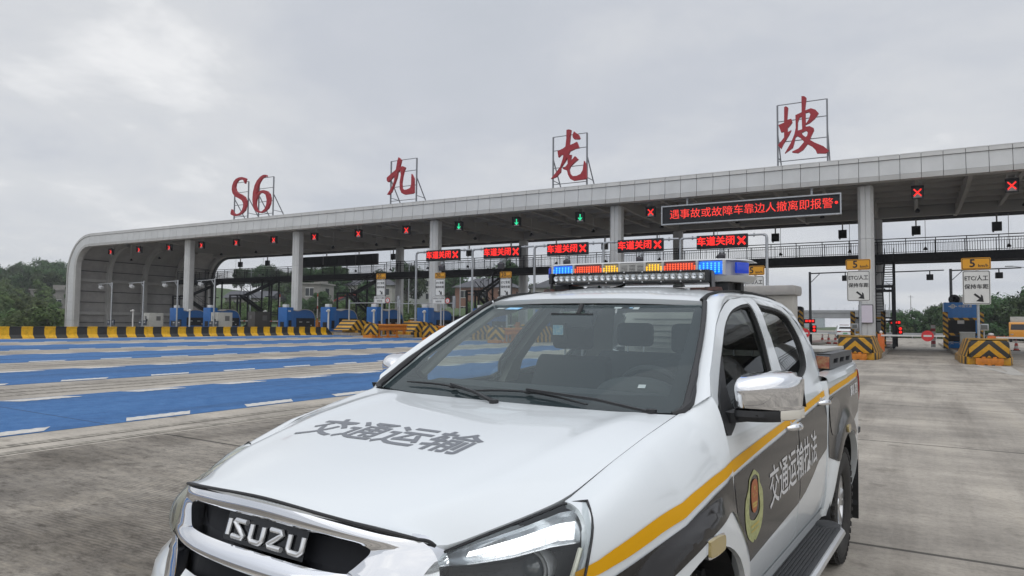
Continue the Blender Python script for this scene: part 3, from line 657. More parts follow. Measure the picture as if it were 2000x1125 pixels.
for s in (1, -1):
    us = np.linspace(0, 1, 22); vv = np.linspace(0, 1, 14)
    lam = tp('headlight', MB().grid([[S_(s, hlin(u, v, (.06 if v > .72 else .06+.13*min(1, (.72-v)/.12)*min(1, min(u, 1-u)*8)) if 0 < v < 1 else .004)) for u in us] for v in vv]), hdk, smooth=True)
    rim_ = MB().tube([S_(s, hl(u, 1)) for u in np.linspace(0, .80, 16)]+[S_(s, hl(.88, .985)), S_(s, hl(.945, .95)), S_(s, hl(.985, .88))]+[S_(s, hl(1, v)) for v in (.78, .65, .5, .35, .2, 0)], .0042, 8); tp('headlamp_gasket', rim_, M['gloss'], lam, smooth=True)
    tp('headlamp_lens', MB().grid([[S_(s, hl(u, v)) for u in us] for v in vv]), M['lens'], lam, smooth=True)
    # bright upper trough with the running light
    tp('reflector_trough', MB().grid([[S_(s, hlin(u, v, d)) for u in np.linspace(.02, .80, 20)] for v, d in ((.93, .012), (.89, .045), (.80, .05), (.70, .045), (.66, .018))]), chl, lam, smooth=True)
    for k in range(9):
        a = .16+.064*k; b_ = a+.0605
        tp('running_light', MB().grid([[S_(s, hlin(u, v, .036)) for u in np.linspace(a, b_, 4)] for v in (.768, .80, .838)]), emis('daytime_running_light', (1, 1, 1), 2.0, (.9, .9, .9)), lam, smooth=True)
    if s < 0: tp('side_reflector', MB().grid([[S_(s, hlin(u, v, .012)) for u in np.linspace(.56, .99, 14)] for v in np.linspace(.05, .97, 10)]), mat('cream_reflector', (.62, .59, .46), .35), lam, smooth=True)
    # projector
    c = Vector(S_(s, (.640, .545, .895))); ax = Vector((s*.12, -1, .06))
    tp('projector_ring', MB().lathe([(.062, .11), (.066, .115), (.068, .105), (.058, .05), (.05, .02)], c, ax, 28).lathe([(.046, .10), (.05, .104), (.053, .098), (.05, .08)], c, ax, 28), mat('projector_silver', (.78, .79, .80), .45), lam, smooth=True)
    pj_ = MB().lathe([(.0, .105), (.018, .102), (.034, .092), (.045, .075), (.046, .05)], c, ax, 24); tp('projector_lens', pj_, mat('projector_glass', (.10, .115, .125), .05, spec=1.0, coat=1), lam, smooth=True)
    # vertical chrome blade and light guide near the outer edge
    tp('chrome_blade', MB().grid([[S_(s, hlin(u+.13*v, v, d)) for v in np.linspace(.05, .80, 10)] for u, d in ((.77, .06), (.80, .018), (.90, .025), (.905, .06))]), chl, lam, smooth=True)
    tp('light_guide', MB().tube([S_(s, hlin(.76+.12*v, v, .03)) for v in np.linspace(.03, .62, 9)], .007, 6), mat('clear_guide', (.75, .74, .62), .3), lam, smooth=True)
# ---- mirrors
for s in (1, -1):
    pl_ = smooth_poly([(x-.016, y) for x, y in [(.928, 1.74), (.922, 1.60), (.924, 1.505), (.945, 1.476), (1.0, 1.486), (1.06, 1.522), (1.105, 1.588), (1.130, 1.668), (1.132, 1.745)]], 4, False)
    rows_ = []
    for z, dy, k in ((1.254, .018, .985), (1.258, .013, 1), (1.275, .009, 1), (1.295, .005, 1), (1.315, .002, 1), (1.332, .001, 1), (1.347, .004, .998), (1.359, .017, .995), (1.369, .032, .985), (1.377, .055, .975), (1.383, .09, .96), (1.386, .15, .94), (1.387, .26, .9)):
        rows_.append([(s*(1.03-(.085 if s < 0 else 0)+(x-1.03)*k), min(1.745, y+dy*(1.745-y)/.27), z+.012*math.sin(max(0, min(1, (x-.93)/.2))*math.pi)*(1 if z > 1.33 else 0)-(.012 if z > 1.37 and x > 1.09 else 0)) for x, y in pl_])
    mo = tp('wing_mirror', MB().grid(rows_), mat('mirror_chrome', (.82, .83, .85), .05, 1.0), smooth=True, sharp=70)
    tp('mirror_glass', MB().add([(s*.93, 1.735, 1.262), (s*1.125, 1.735, 1.262), (s*1.11, 1.735, 1.375), (s*.94, 1.735, 1.385)], [(0, 1, 2, 3)]), M['gloss'], mo)
    lo_ = [[(s*(1.03-(.085 if s < 0 else 0)+(x-1.03)*k), y+d_, z) for x, y in pl_ if x < 1.07 or y < 1.53] for z, d_, k in ((1.258, .004, .985), (1.235, .0, 1.0), (1.216, .012, .97), (1.212, .06, .9))]
    tp('mirror_base', MB().grid(lo_), M['blackp'], mo, smooth=True)
    tp('indicator_lens', MB().grid([[(s*(1.03-(.085 if s < 0 else 0)+(x-1.03)*k), y+d_, z) for x, y in pl_ if x >= 1.06 and y >= 1.50] for z, d_, k in ((1.258, .004, .985), (1.238, .0, 1.0), (1.222, .012, .97), (1.216, .05, .93))]), mat('clear_lens', (.75, .72, .64), .15, coat=.7), mo, smooth=True)
    tp('mirror_arm', MB().grid([[(s*x, y, z) for x, y, z in r] for r in ([(.845, 1.50, 1.185), (.90, 1.49, 1.205), (1.0, 1.50, 1.222)], [(.845, 1.60, 1.19), (.90, 1.60, 1.205), (1.0, 1.60, 1.222)], [(.845, 1.60, 1.25), (.90, 1.60, 1.245), (1.0, 1.60, 1.245)], [(.845, 1.50, 1.25), (.90, 1.485, 1.245), (1.0, 1.49, 1.245)], [(.845, 1.50, 1.185), (.90, 1.49, 1.205), (1.0, 1.50, 1.222)])]), M['blackp'], mo)
    sail = [(1.72, 1.445), (1.60, 1.37), (1.50, 1.305), (1.45, 1.255), (1.425, 1.20), (1.43, 1.165), (1.47, 1.16), (1.56, 1.19), (1.60, 1.225), (1.60, 1.27), (1.62, 1.33)]
    tp('mirror_sail', panel(MB(), sail, cabside if s > 0 else mir(cabside), res=.03, hem=.012, off=.008, flip=s < 0), M['blackp'], mo, smooth=True, recalc=False)
# ---- cabin interior
tp('cabin_floor', MB().box((0, 2.5, .62), (1.6, 2.1, .04)).box((0, 3.62, 1.0), (1.5, .03, .6)).box((0, 1.42, .95), (1.5, .04, .5)), M['inner'])
dash = MB().grid([[(u*.70, y+.10*(1-u*u)*(-1 if y < 1.6 else .0), z) for u in np.linspace(-1, 1, 21)] for y, z in ((1.45, 1.235), (1.55, 1.262), (1.70, 1.275), (1.82, 1.262), (1.88, 1.20), (1.90, 1.05), (1.86, .85))])
o_d = tp('dashboard', dash, M['inner'], smooth=True)
tp('instrument_hood', MB().ell((.38, 1.80, 1.26), (.20, .13, .075)), M['inner'], o_d, smooth=True)
sw = MB(); cs = Vector((.38, 2.02, 1.20)); axw = Vector((0, .90, .43)).normalized(); xw = Vector((1, 0, 0)); yw = axw.cross(xw)
sw.tube([cs+(xw*math.cos(a)+yw*math.sin(a))*.185 for a in np.linspace(0, 2*math.pi, 33)], .016, 8)
for a in (R(0), R(180), R(-90 if yw.z > 0 else 90)): sw.bar(cs, cs+(xw*math.cos(a)+yw*math.sin(a))*.18, .035, .02)
sw.ell(cs-axw*.01, (.075, .04, .07)); sw.cyl(cs, cs-axw*.25, .03)
tp('steering_wheel', sw, M['blackp'], smooth=True)
def seat(x, y, w, hz, hx=None, name='seat'):
    t = MB(); t.grid([[(x+w*a*(1-.12*max(0, (z-1.2)*4)), yy+.05*abs(a)**3, z) for a in np.linspace(-.5, .5, 9)] for yy, z in ((y-.06, .85), (y-.02, 1.0), (y+.02, 1.15), (y+.06, 1.28), (y+.09, 1.36), (y+.13, 1.385), (y+.17, 1.36), (y+.17, .9))])
    t.box((x, y-.25, .82), (w, .50, .16)); o = tp(name, t, M['seat'], bevel=.02)
    for q in (hx or [x]):
        h_ = MB().box((q, y+.12, hz), (.26, .10, .165)); h = tp('headrest', h_, M['seat'], o, bevel=.045, bseg=4)
        tp('headrest_post', MB().cyl((q-.06, y+.13, 1.36), (q-.06, y+.13, hz-.06), .006, n=8).cyl((q+.06, y+.13, 1.36), (q+.06, y+.13, hz-.06), .006, n=8), M['satin'], h)
seat(.40, 2.42, .50, 1.50); seat(-.36, 2.42, .50, 1.50); seat(0, 3.28, 1.30, 1.50, [-.33, .42], 'rear_bench')
tp('mirror_device', MB().box((-.03, 1.92, 1.59), (.24, .02, .07), rot=Matrix.Rotation(-.1, 3, 'X')).box((-.09, 1.90, 1.535), (.075, .02, .085)).cyl((0, 1.93, 1.62), (0, 1.97, 1.67), .012), M['blackp'])
tp('dash_camera_screen', MB().box((-.09, 1.885, 1.54), (.058, .006, .05)), mat('paper_tag', (.55, .68, .66), .5, col2=(.2, .42, .6), scale=70))
tp('headliner', MB().grid([[(u*.56, y, roofc(y)-.045-.02*u*u) for u in np.linspace(-1, 1, 9)] for y in (2.09, 2.3, 2.6, 3.0, 3.4, 3.6)]), mat('grey_headliner', (.22, .22, .20), .9), smooth=True)
for s in (1, -1):
    tp('inner_pillar', MB().tube([(s*.72, 1.56, 1.30), (s*.675, 1.75, 1.45), (s*.60, 2.03, 1.625), (s*.565, 2.2, 1.66)], .028, 8), M['beigein'], smooth=True)
    tp('inner_pillar', MB().grid([[(s*.855, 2.46, 1.20), (s*.835, 2.52, 1.33), (s*.75, 2.63, 1.52), (s*.645, 2.72, 1.685)], [(s*.80, 2.45, 1.20), (s*.78, 2.52, 1.33), (s*.69, 2.63, 1.52), (s*.585, 2.70, 1.685)], [(s*.82, 2.63, 1.20), (s*.80, 2.66, 1.33), (s*.71, 2.75, 1.52), (s*.60, 2.85, 1.685)]]), M['beigein'], smooth=True)
    tp('door_trim', MB().grid([[(s*.86, y, z) for z in (.55, .9, 1.15, 1.235)] for y in (1.50, 2.5, 3.45)]), M['inner'])
    tp('inner_pillar', MB().grid([[(s*.80, 3.42, 1.15), (s*.74, 3.50, 1.45), (s*.65, 3.46, 1.68)], [(s*.60, 3.60, 1.15), (s*.60, 3.60, 1.45), (s*.57, 3.58, 1.70)]]), M['beigein'], smooth=True)
rw = MB(); rwo = [(-.70, 1.0), (.70, 1.0), (.66, 1.45), (.56, 1.72), (-.56, 1.72), (-.66, 1.45)]; rwi = smooth_poly([(-.56, 1.36), (.56, 1.36), (.58, 1.42), (.52, 1.62), (.47, 1.66), (-.47, 1.66), (-.52, 1.62), (-.58, 1.42)], 2)
tp('rear_cab_wall', panel(rw, rwo, lambda a, b: (a, 3.665-.1*max(0, b-1.3), b), holes=[rwi], res=.08, hem=.03), M['white'], recalc=False)
tp('rear_window', panel(MB(), rwi, lambda a, b: (a, 3.655-.1*max(0, b-1.3), b), res=.1, hem=0), M['glassc'], recalc=False)
# ---- light bar on the roof
bar = thing('light_bar', None, None, (0, 2.76, 1.852)); bar.parent = truck
hs = mat('light_bar_housing', (.52, .52, .51), .4, coat=.2)
pl = smooth_poly([(-.655, .02), (-.63, -.06), (-.53, -.155), (-.2, -.165), (.2, -.165), (.53, -.155), (.63, -.06), (.655, .02), (.63, .10), (.53, .165), (-.53, .165), (-.63, .10)], 2)
hb_ = MB().prism(pl, lambda a, b: (a, b, .083), lambda a, b: (a*.97, b*.86, .093)); hb_.prism(pl, lambda a, b: (a*.95, b*.9, -.035), lambda a, b: (a, b, 0.0))
hb_.prism([(a*.93, b*.86) for a, b in pl], lambda a, b: (a, b, 0.0), lambda a, b: (a, b, .083)); hb_.build('bar_housing', hs, bar, bevel=.004)
fx = [-.53, -.385, -.375, -.155, -.145, .0]
def led(mname, x0, x1, y, col, n, rows_, name, ry=0, on=True):
    zc, hgt = .0415, .072
    b = MB().box(((x0+x1)/2, y, zc), (x1-x0-.012, .014, hgt)); o = b.build(name, mat(mname+'_lens', tuple(c*.35+.002 for c in col), .12, coat=.6, emit=col, estr=.75 if on else .12), bar, bevel=.006)
    d = MB()
    for r in range(rows_):
        nn = n-(2 if r in (0, rows_-1) and n > 4 and rows_ > 3 else 0)
        for i in range(nn):
            xx = lerp(x0, x1, (i+.5+(n-nn)/2)/n); zz = zc+hgt*.8*((r+.5)/rows_-.5)
            d.ell((xx, y-.008, zz), (.0052, .003, .0052), 8, 5)
    d.build('led_lamp', emis(mname+'_bar_lamp', {'red': (1, .10, .03), 'amber': (1, .52, .02), 'blue': (.06, .45, 1.0)}[mname], 1.35 if on else .4), o)
yb = -.158
led('blue', -.545, -.395, yb, (.0, .17, 1.0), 7, 5, 'blue_lamp'); led('red', -.385, -.195, yb-.004, (1.0, .03, .01), 12, 5, 'red_lamp'); led('amber', -.19, -.085, yb-.006, (1.0, .40, .0), 6, 5, 'amber_lamp')
led('amber', .085, .19, yb-.006, (1.0, .40, .0), 6, 5, 'amber_lamp'); led('red', .195, .385, yb-.004, (1.0, .03, .01), 12, 5, 'red_lamp'); led('blue', .395, .545, yb, (.0, .17, 1.0), 7, 5, 'blue_lamp')
for x0 in (-.54, -.39, -.19, -.08, .08, .19, .39, .54):
    MB().box((x0, yb-.004, .042), (.012, .022, .08)).build('lamp_divider', hs, bar)
sp = MB()
for i in range(3):
    for j in range(8): sp.box((-.05+.05*i, yb-.006, .012+.008*j), (.038, .004, .0035))
spb = MB().box((0, yb-.002, .042), (.155, .012, .076)).build('speaker_grille', mat('speaker_silver', (.45, .45, .43), .4), bar); sp.build('speaker_slot', M['gloss'], spb)
for s in (1, -1):
    c0 = Vector((s*.575, -.135, .0415)); c1 = Vector((s*.645, -.02, .0415)); d = (c1-c0).normalized(); n_ = Vector((d.y*s, -d.x*s, 0))*1
    m_ = Matrix((d, Vector((0, 0, 1)).cross(d), Vector((0, 0, 1)))).transposed()
    cl = MB().box((c0+c1)/2+n_*.004, ((c1-c0).length-.045, .016, .062), rot=m_).build('corner_lamp', mat('dark_blue_lens', (.004, .02, .15), .1, coat=.7, emit=(.0, .05, .7), estr=.40), bar, bevel=.006)
    br = MB().box((s*.50, -.02, -.065), (.10, .20, .05)).box((s*.56, .05, -.06), (.04, .06, .09)).box((s*.46, -.10, -.07), (.03, .03, .07)); br.build('bar_mount', M['blackp'], bar)
MB().tube([(.44, -.10, -.03), (.47, -.12, -.06), (.53, -.08, -.085), (.60, .0, -.09)], .008, 6).build('bar_cable', M['rubber'], bar, smooth=True)
MB().tube([(-.25, -.10, -.05), (-.22, -.12, -.075), (-.14, -.10, -.06), (-.10, -.05, -.04)], .008, 6).build('bar_cable', M['rubber'], bar, smooth=True)
# ---- spot lamp bar in front of it
spot = thing('spot_lamp_bar', None, None, (0, 2.49, 1.843)); spot.parent = truck
MB().box((0, .03, .028), (.985, .07, .010)).box((0, .03, -.028), (.985, .07, .010)).box((0, .06, 0), (.985, .02, .06)).box((-.485, .02, 0), (.02, .08, .064)).box((.485, .02, 0), (.02, .08, .064)).build('spot_bar_housing', M['blackp'], spot, bevel=.002)
sl = MB(); rg = MB()
for k in range(12):
    x = -.47+.94*(k+.5)/12; sl.box((x, .022, 0), (.076, .02, .045))
    for q in (-.019, .019): rg.lathe([(.004, -.001), (.012, -.004), (.017, -.010), (.0175, -.012)], (x+q, .002, 0), (0, 1, 0), 14)
MBs = sl.build('spot_lamp_reflector', mat('spot_reflector', (.48, .48, .46), .35, .4), spot, bevel=.002); rg.build('spot_lamp_bowl', chl, MBs, smooth=True)
for x in np.linspace(-.45, .45, 9): MB().cyl((x, -.007, .029), (x, -.012, .029), .004, n=8).cyl((x, -.007, -.029), (x, -.012, -.029), .004, n=8).build('spot_bar_bolt', M['satin'], spot)
for s in (1, -1):
    MB().box((s*.505, .03, -.025), (.008, .035, .10), rot=Matrix.Rotation(-s*.06, 3, 'Y')).build('spot_bar_bracket', mat('grey_steel', (.2, .2, .21), .45, .6), spot)
    MB().cyl((s*.505, .03, -.082), (s*.505, .03, -.062), .05, .045, 20).box((s*.43, .035, -.072), (.10, .03, .016)).build('magnet_foot', mat('rusty_foot', (.10, .035, .025), .7, col2=(.03, .03, .03), scale=30), spot, smooth=True)
tp('roof_antenna', MB().lathe([(.0, .028), (.016, .026), (.03, .012), (.036, 0)], (.24, 2.72, 1.797), (0, 0, 1), 16), M['white'], smooth=True)
# ---- loads in the box: separate things
def tw(p):
    c, s_ = math.cos(TA), math.sin(TA); return (TX+c*p[0]-s_*p[1], TY+s_*p[0]+c*p[1], p[2]+TR*p[0])
cb = thing('cargo_box', 'beige metal box with overhanging top standing behind the pickup cab', 'cargo box', tw((0, 3.99, .76)), TA)
bg_ = mat('beige_painted_metal', (.42, .40, .36), .5, col2=(.33, .31, .28), scale=6, bump=.05)
b = MB().box((0, 0, .515), (1.27, .16, 1.03)).build('box_shell', bg_, cb, bevel=.012)
MB().box((0, 0, 1.062), (1.32, .22, .072)).build('box_lid', mat('grey_lid', (.34, .32, .30), .55, col2=(.27, .26, .25), scale=14), cb, bevel=.02)
lv = MB()
for k in range(9): lv.box((-.15, -.083, .50+.045*k), (.8, .008, .006))
lv.bar((.10, -.085, 1.02), (.42, -.085, .70), .02, .01); lv.build('front_brace', mat('grey_lid', (.34, .32, .30)), cb)
tb = thing('tool_box', 'low grey metal tool box along the pickup bed side', 'tool box', tw((.60, 4.62, .76)), TA)
tm_ = mat('weathered_metal', (.33, .31, .29), .5, col2=(.22, .20, .19), scale=9, stretch=(1, 1, 6))
MB().box((0, 0, .315), (.34, .92, .63)).build('box_shell', tm_, tb, bevel=.008)
MB().box((0, 0, .645), (.36, .95, .025)).box((0, -.2, .67), (.06, .06, .03)).build('box_lid', mat('grey_box_lid', (.46, .45, .42), .5), tb, bevel=.004)
rl = MB(); rp = smooth_poly([(3.98, 1.285), (3.985, 1.36), (4.03, 1.385), (4.10, 1.388), (4.9, 1.395), (4.97, 1.375), (5.0, 1.285)], 2, False); 
hol = [[(4.12+.27*k, 1.318), (4.30+.27*k, 1.318), (4.33+.27*k, 1.352), (4.14+.27*k, 1.352)] for k in range(3)]
for sgn in (1, -1):
    tp('box_rail', panel(MB(), rp, (lambda a, b: (.845, a, b)) if sgn > 0 else (lambda a, b: (-.845, a, b)), holes=hol, res=.06, hem=.09, hemdir=(-sgn, 0, 0), flip=sgn < 0), mat('grey_plastic', (.06, .063, .067), .5, bump=.06, scale=150), recalc=False)
tp('rail_end_decal', MB().add([(.842, 3.975, 1.29), (.76, 3.975, 1.29), (.76, 3.978, 1.375), (.842, 3.978, 1.37)], [(0, 1, 2, 3)]), mat('colour_decal', (.42, .26, .13), .5, col2=(.30, .05, .04), scale=25))
# ------------------------------------------------------------------ ground and carriageway
def gz(x):
    x = min(max(x, -40.), 40.)
    return -.007*(x+1.6) if x > -4 else .0168-.0154*(x+4)
def ND(t, kind, **k):
    n = t.nodes.new(kind)
    for a, b in k.items(): setattr(n, a, b)
    return n
def link_noise(t, vec, scale, detail=6, rough=.6, sc=(1, 1, 1), rot=0):
    mp = ND(t, 'ShaderNodeMapping'); mp.inputs['Scale'].default_value = sc; mp.inputs['Rotation'].default_value = (0, 0, rot); t.links.new(vec, mp.inputs[0])
    n = ND(t, 'ShaderNodeTexNoise'); n.inputs['Scale'].default_value = scale; n.inputs['Detail'].default_value = detail; n.inputs['Roughness'].default_value = rough; t.links.new(mp.outputs[0], n.inputs['Vector']); return n.outputs['Fac']
def ramp(t, fac, stops):
    r = ND(t, 'ShaderNodeValToRGB'); t.links.new(fac, r.inputs[0]); e = r.color_ramp.elements
    e[0].position, e[0].color = stops[0][0], (*stops[0][1], 1); e[1].position, e[1].color = stops[-1][0], (*stops[-1][1], 1)
    for p, c in stops[1:-1]:
        q = e.new(p); q.color = (*c, 1)
    return r.outputs[0]
def mix(t, a, b, fac, mode='MIX'):
    m = ND(t, 'ShaderNodeMix', data_type='RGBA', blend_type=mode)
    if isinstance(fac, (int, float)): m.inputs[0].default_value = fac
    else: t.links.new(fac, m.inputs[0])
    for s, q in ((6, a), (7, b)):
        if isinstance(q, tuple): m.inputs[s].default_value = (*q, 1)
        else: t.links.new(q, m.inputs[s])
    return m.outputs[2]
def math_(t, op, a, b=None, clamp=False):
    m = ND(t, 'ShaderNodeMath', operation=op, use_clamp=clamp)
    for i, q in enumerate((a, b)):
        if q is None: continue
        if isinstance(q, (int, float)): m.inputs[i].default_value = q
        else: t.links.new(q, m.inputs[i])
    return m.outputs[0]
def g3(c): return (c, c*.91, c*.785)
def concrete(name, base, dark, groove=0., joint=True, seed=0., tint=1.0):
    m = bpy.data.materials.new(name); m.use_nodes = True; t = m.node_tree; b = t.nodes['Principled BSDF']; b.inputs['Roughness'].default_value = .88; b.inputs['Specular IOR Level'].default_value = .3
    tcn = ND(t, 'ShaderNodeTexCoord'); v = tcn.outputs['Object']; sp_ = ND(t, 'ShaderNodeSeparateXYZ'); t.links.new(v, sp_.inputs[0])
    n1 = link_noise(t, v, .35, 6, .62); n2 = link_noise(t, v, 1.5, 9, .72, (.22, 1.5, 1), R(4)); n3 = link_noise(t, v, 22, 9, .82)
    c = ramp(t, n2, [(.30, g3(lerp(dark, base, .2))), (.48, g3(lerp(dark, base, .8))), (.68, g3(base*1.08))])
    c = mix(t, c, ramp(t, n1, [(.36, (.55, .55, .56)), (.58, (1.0, 1.0, 1.0))]), .85, 'MULTIPLY')
    c = mix(t, c, ramp(t, n3, [(.30, (.62, .62, .62)), (.5, (1, 1, 1)), (.72, (1.25, 1.24, 1.2))]), .8, 'MULTIPLY')
    n4 = link_noise(t, v, 1.0, 6, .65, (1.5, .10, 1)); c = mix(t, c, ramp(t, n4, [(.34, (.68, .67, .66)), (.50, (1, 1, 1)), (.68, (1.10, 1.09, 1.06))]), .8, 'MULTIPLY')
    n5 = link_noise(t, v, 2.2, 4, .5); c = mix(t, c, ramp(t, n5, [(.27, (.45, .44, .43)), (.36, (1, 1, 1))]), .6, 'MULTIPLY')
    h = n3
    if joint:
        dy_ = math_(t, 'MODULO', math_(t, 'ADD', sp_.outputs['Y'], 105.6-5.78+.0), 5.28); dy_ = math_(t, 'ABSOLUTE', math_(t, 'SUBTRACT', dy_, 2.64)); lj = math_(t, 'GREATER_THAN', math_(t, 'ADD', dy_, math_(t, 'MULTIPLY', n3, .012)), 2.622)
        dx_ = math_(t, 'MODULO', math_(t, 'ADD', sp_.outputs['X'], 105.4+2.24), 5.27); dx_ = math_(t, 'ABSOLUTE', math_(t, 'SUBTRACT', dx_, 2.635)); lx_ = math_(t, 'GREATER_THAN', dx_, 2.628)
        c = mix(t, c, (.035, .033, .03), math_(t, 'MULTIPLY', lj, .8)); c = mix(t, c, (.07, .066, .06), math_(t, 'MULTIPLY', lx_, .35))
    if groove:
        w = ND(t, 'ShaderNodeTexWave', wave_type='BANDS', bands_direction='Y'); w.inputs['Scale'].default_value = 8.5; w.inputs['Distortion'].default_value = 3.2; w.inputs['Detail'].default_value = 3; w.inputs['Detail Scale'].default_value = .9
        mp = ND(t, 'ShaderNodeMapping'); mp.inputs['Rotation'].default_value = (0, 0, R(-2)); t.links.new(v, mp.inputs[0]); t.links.new(mp.outputs[0], w.inputs['Vector'])
        msk = ramp(t, link_noise(t, v, .55, 5, .6, (.5, 1.2, 1)), [(.45, (.12, .12, .12)), (.60, (1, 1, 1))])
        rg_ = link_noise(t, v, 9, 8, .8, (.55, 1.3, 1), R(8)); c = mix(t, c, ramp(t, rg_, [(.36, (.38, .36, .33)), (.50, (.95, .95, .95)), (.64, (1.22, 1.2, 1.14))]), .85, 'MULTIPLY')
        gm_ = math_(t, 'MULTIPLY', math_(t, 'SUBTRACT', 1.0, math_(t, 'MULTIPLY', w.outputs['Fac'], 1.7), True), msk)
        c = mix(t, c, (.075, .068, .06), math_(t, 'MULTIPLY', gm_, groove))
        st = ramp(t, link_noise(t, v, .5, 7, .65, (.45, 1.0, 1)), [(.38, (.42, .40, .385)), (.52, (1, 1, 1))])
        c = mix(t, c, st, .75, 'MULTIPLY')
    bp = ND(t, 'ShaderNodeBump'); bp.inputs['Strength'].default_value = .35; bp.inputs['Distance'].default_value = .01; t.links.new(h, bp.inputs['Height']); t.links.new(bp.outputs[0], b.inputs['Normal'])
    t.links.new(c, b.inputs['Base Color']); return m
m_con = concrete('lane_concrete', .40, .27)
m_con2 = concrete('approach_concrete', .33, .215, groove=.8, joint=True)
m_tan = concrete('pale_concrete', .47, .35, joint=False)
def strip(name, x0, x1, y0, y1, dz, m, kind='structure', nx=None):
    xs = [x0]+[k for k in (-40., -4., 40.) if x0 < k < x1]+[x1]
    return tag(MB().grid([[(x, y, gz(x)+dz) for x in xs] for y in (y1, y0)]).build(name, m), kind=kind)
g = MB().grid([[(x, y, gz(x)) for x in (-700, -40, -4, 40, 700)] for y in (900, 200, 60, -25, -200)]).build('ground', m_con); tag(g, kind='structure')
strip('road', -8.54, -2.9, -12, 36, .004, m_con2)
tag(strip('lane', -40.0, -8.54, -14, 41, .004, m_tan), kind='structure')
# coloured anti-slip strips with notched edges: white blocks along both edges
m_blue = mat('blue_road_coating', (.028, .112, .285), .8, col2=(.050, .150, .345), scale=5, bump=.3, bscale=90, spec=.3, detail=9)
m_road = mat('white_road_paint', (.60, .585, .55), .7, col2=(.46, .44, .40), scale=14, bump=.1)
BL = [(-9.8, -13.6), (-16.2, -19.7), (-22.6, -26.6), (-29.0, -33.1), (-35.7, -39.4)]
_t = m_blue.node_tree; _b = _t.nodes['Principled BSDF']; _src = _b.inputs['Base Color'].links[0].from_socket; _v = ND(_t, 'ShaderNodeTexCoord').outputs['Object']
_c = mix(_t, _src, ramp(_t, link_noise(_t, _v, 1.0, 7, .65, (1.3, .09, 1)), [(.34, (.62, .62, .62)), (.52, (1, 1, 1)), (.70, (1.14, 1.10, 1.04))]), .85, 'MULTIPLY')
_c = mix(_t, _c, ramp(_t, link_noise(_t, _v, 40, 4, .7), [(.30, (.70, .70, .70)), (.5, (1, 1, 1)), (.66, (1.15, 1.15, 1.12)), (.74, (2.2, 1.7, 1.2))]), .8, 'MULTIPLY')
_sp = ND(_t, 'ShaderNodeSeparateXYZ'); _t.links.new(_v, _sp.inputs[0]); _d = math_(_t, 'ABSOLUTE', math_(_t, 'SUBTRACT', math_(_t, 'MODULO', math_(_t, 'ADD', _sp.outputs['Y'], 105.6-5.78), 5.28), 2.64)); _c = mix(_t, _c, (.02, .045, .10), math_(_t, 'MULTIPLY', math_(_t, 'GREATER_THAN', _d, 2.622), .7)); _t.links.new(_c, _b.inputs['Base Color'])
rnd = random.Random(3)
for i, (a, b_) in enumerate(BL):
    o = strip('lane', b_, a, -13, 41, .008, m_blue)
    dm = MB()
    for (xe, s_) in ((a, -1), (b_, 1)):
        y = -13+.3*i
        while y < 40:
            pts = [(xe+s_*.06, y), (xe+s_*.06, y+1.02), (xe+s_*.36, y+1.26), (xe+s_*.36, y+.20)]
            N_ = 12; P = []
            for k in range(N_+1):
                t = k/N_; jx = rnd.uniform(-.012, .012)
                P.append((lerp(pts[0][0], pts[1][0], t)+jx, lerp(pts[0][1], pts[1][1], t))); 
            for k in range(N_+1):
                t = 1-k/N_; jx = .018*(1 if k % 2 else -1)
                P.append((lerp(pts[3][0], pts[2][0], t)+jx, lerp(pts[3][1], pts[2][1], t)))
            dm.add([(x, yy, gz(x)+.012) for x, yy in P], [tuple(range(len(P)))]); y += 2.12
    tag(dm.build('road_marking', m_road, recalc=False), kind='structure')
# rumble grooves between the coloured strips
gm = MB(); gmat = mat('groove_edge', (.34, .31, .26), .85, col2=(.16, .145, .12), scale=3, stretch=(1, 8, 1), lo=.42, hi=.6)
for (a, b_) in [(-8.6, -8.75), (-9.02, -9.2), (-14.2, -14.35), (-14.75, -14.9), (-15.3, -15.45), (-20.5, -20.7), (-21.2, -21.35), (-21.9, -22.0), (-27.4, -27.5), (-28.0, -28.2), (-33.8, -34.0), (-34.8, -34.9)]:
    gm.add([(a, -13, gz(a)+.009), (b_, -13, gz(b_)+.009), (b_, 40, gz(b_)+.009), (a, 40, gz(a)+.009)], [(3, 2, 1, 0)])
tag(gm.build('road_marking', gmat), kind='structure')
# narrow pale channel line at right and drain grating in the lane
ln = MB(); ln.add([(1.75, 41.5, gz(1.75)+.006), (2.95, 29.5, gz(2.9)+.006), (3.2, 29.5, gz(3)+.006), (1.95, 41.5, gz(1.9)+.006)], [(0, 1, 2, 3)])
ln.add([(2.95, 29.5, gz(3)+.006), (3.35, 29.5, gz(3)+.006), (3.55, 35.8, gz(3)+.006), (3.15, 35.8, gz(3)+.006)], [(0, 1, 2, 3)])
ln.add([(-2.9, 36.0, gz(-2)+.006), (-2.7, 36.0, gz(-2)+.006), (-1.3, 41.6, gz(-1.4)+.006), (-1.5, 41.6, gz(-1.4)+.006)], [(0, 1, 2, 3)])
tag(ln.build('road_marking', mat('worn_line', (.42, .40, .36), .85, col2=(.30, .285, .26), scale=5)), kind='structure')

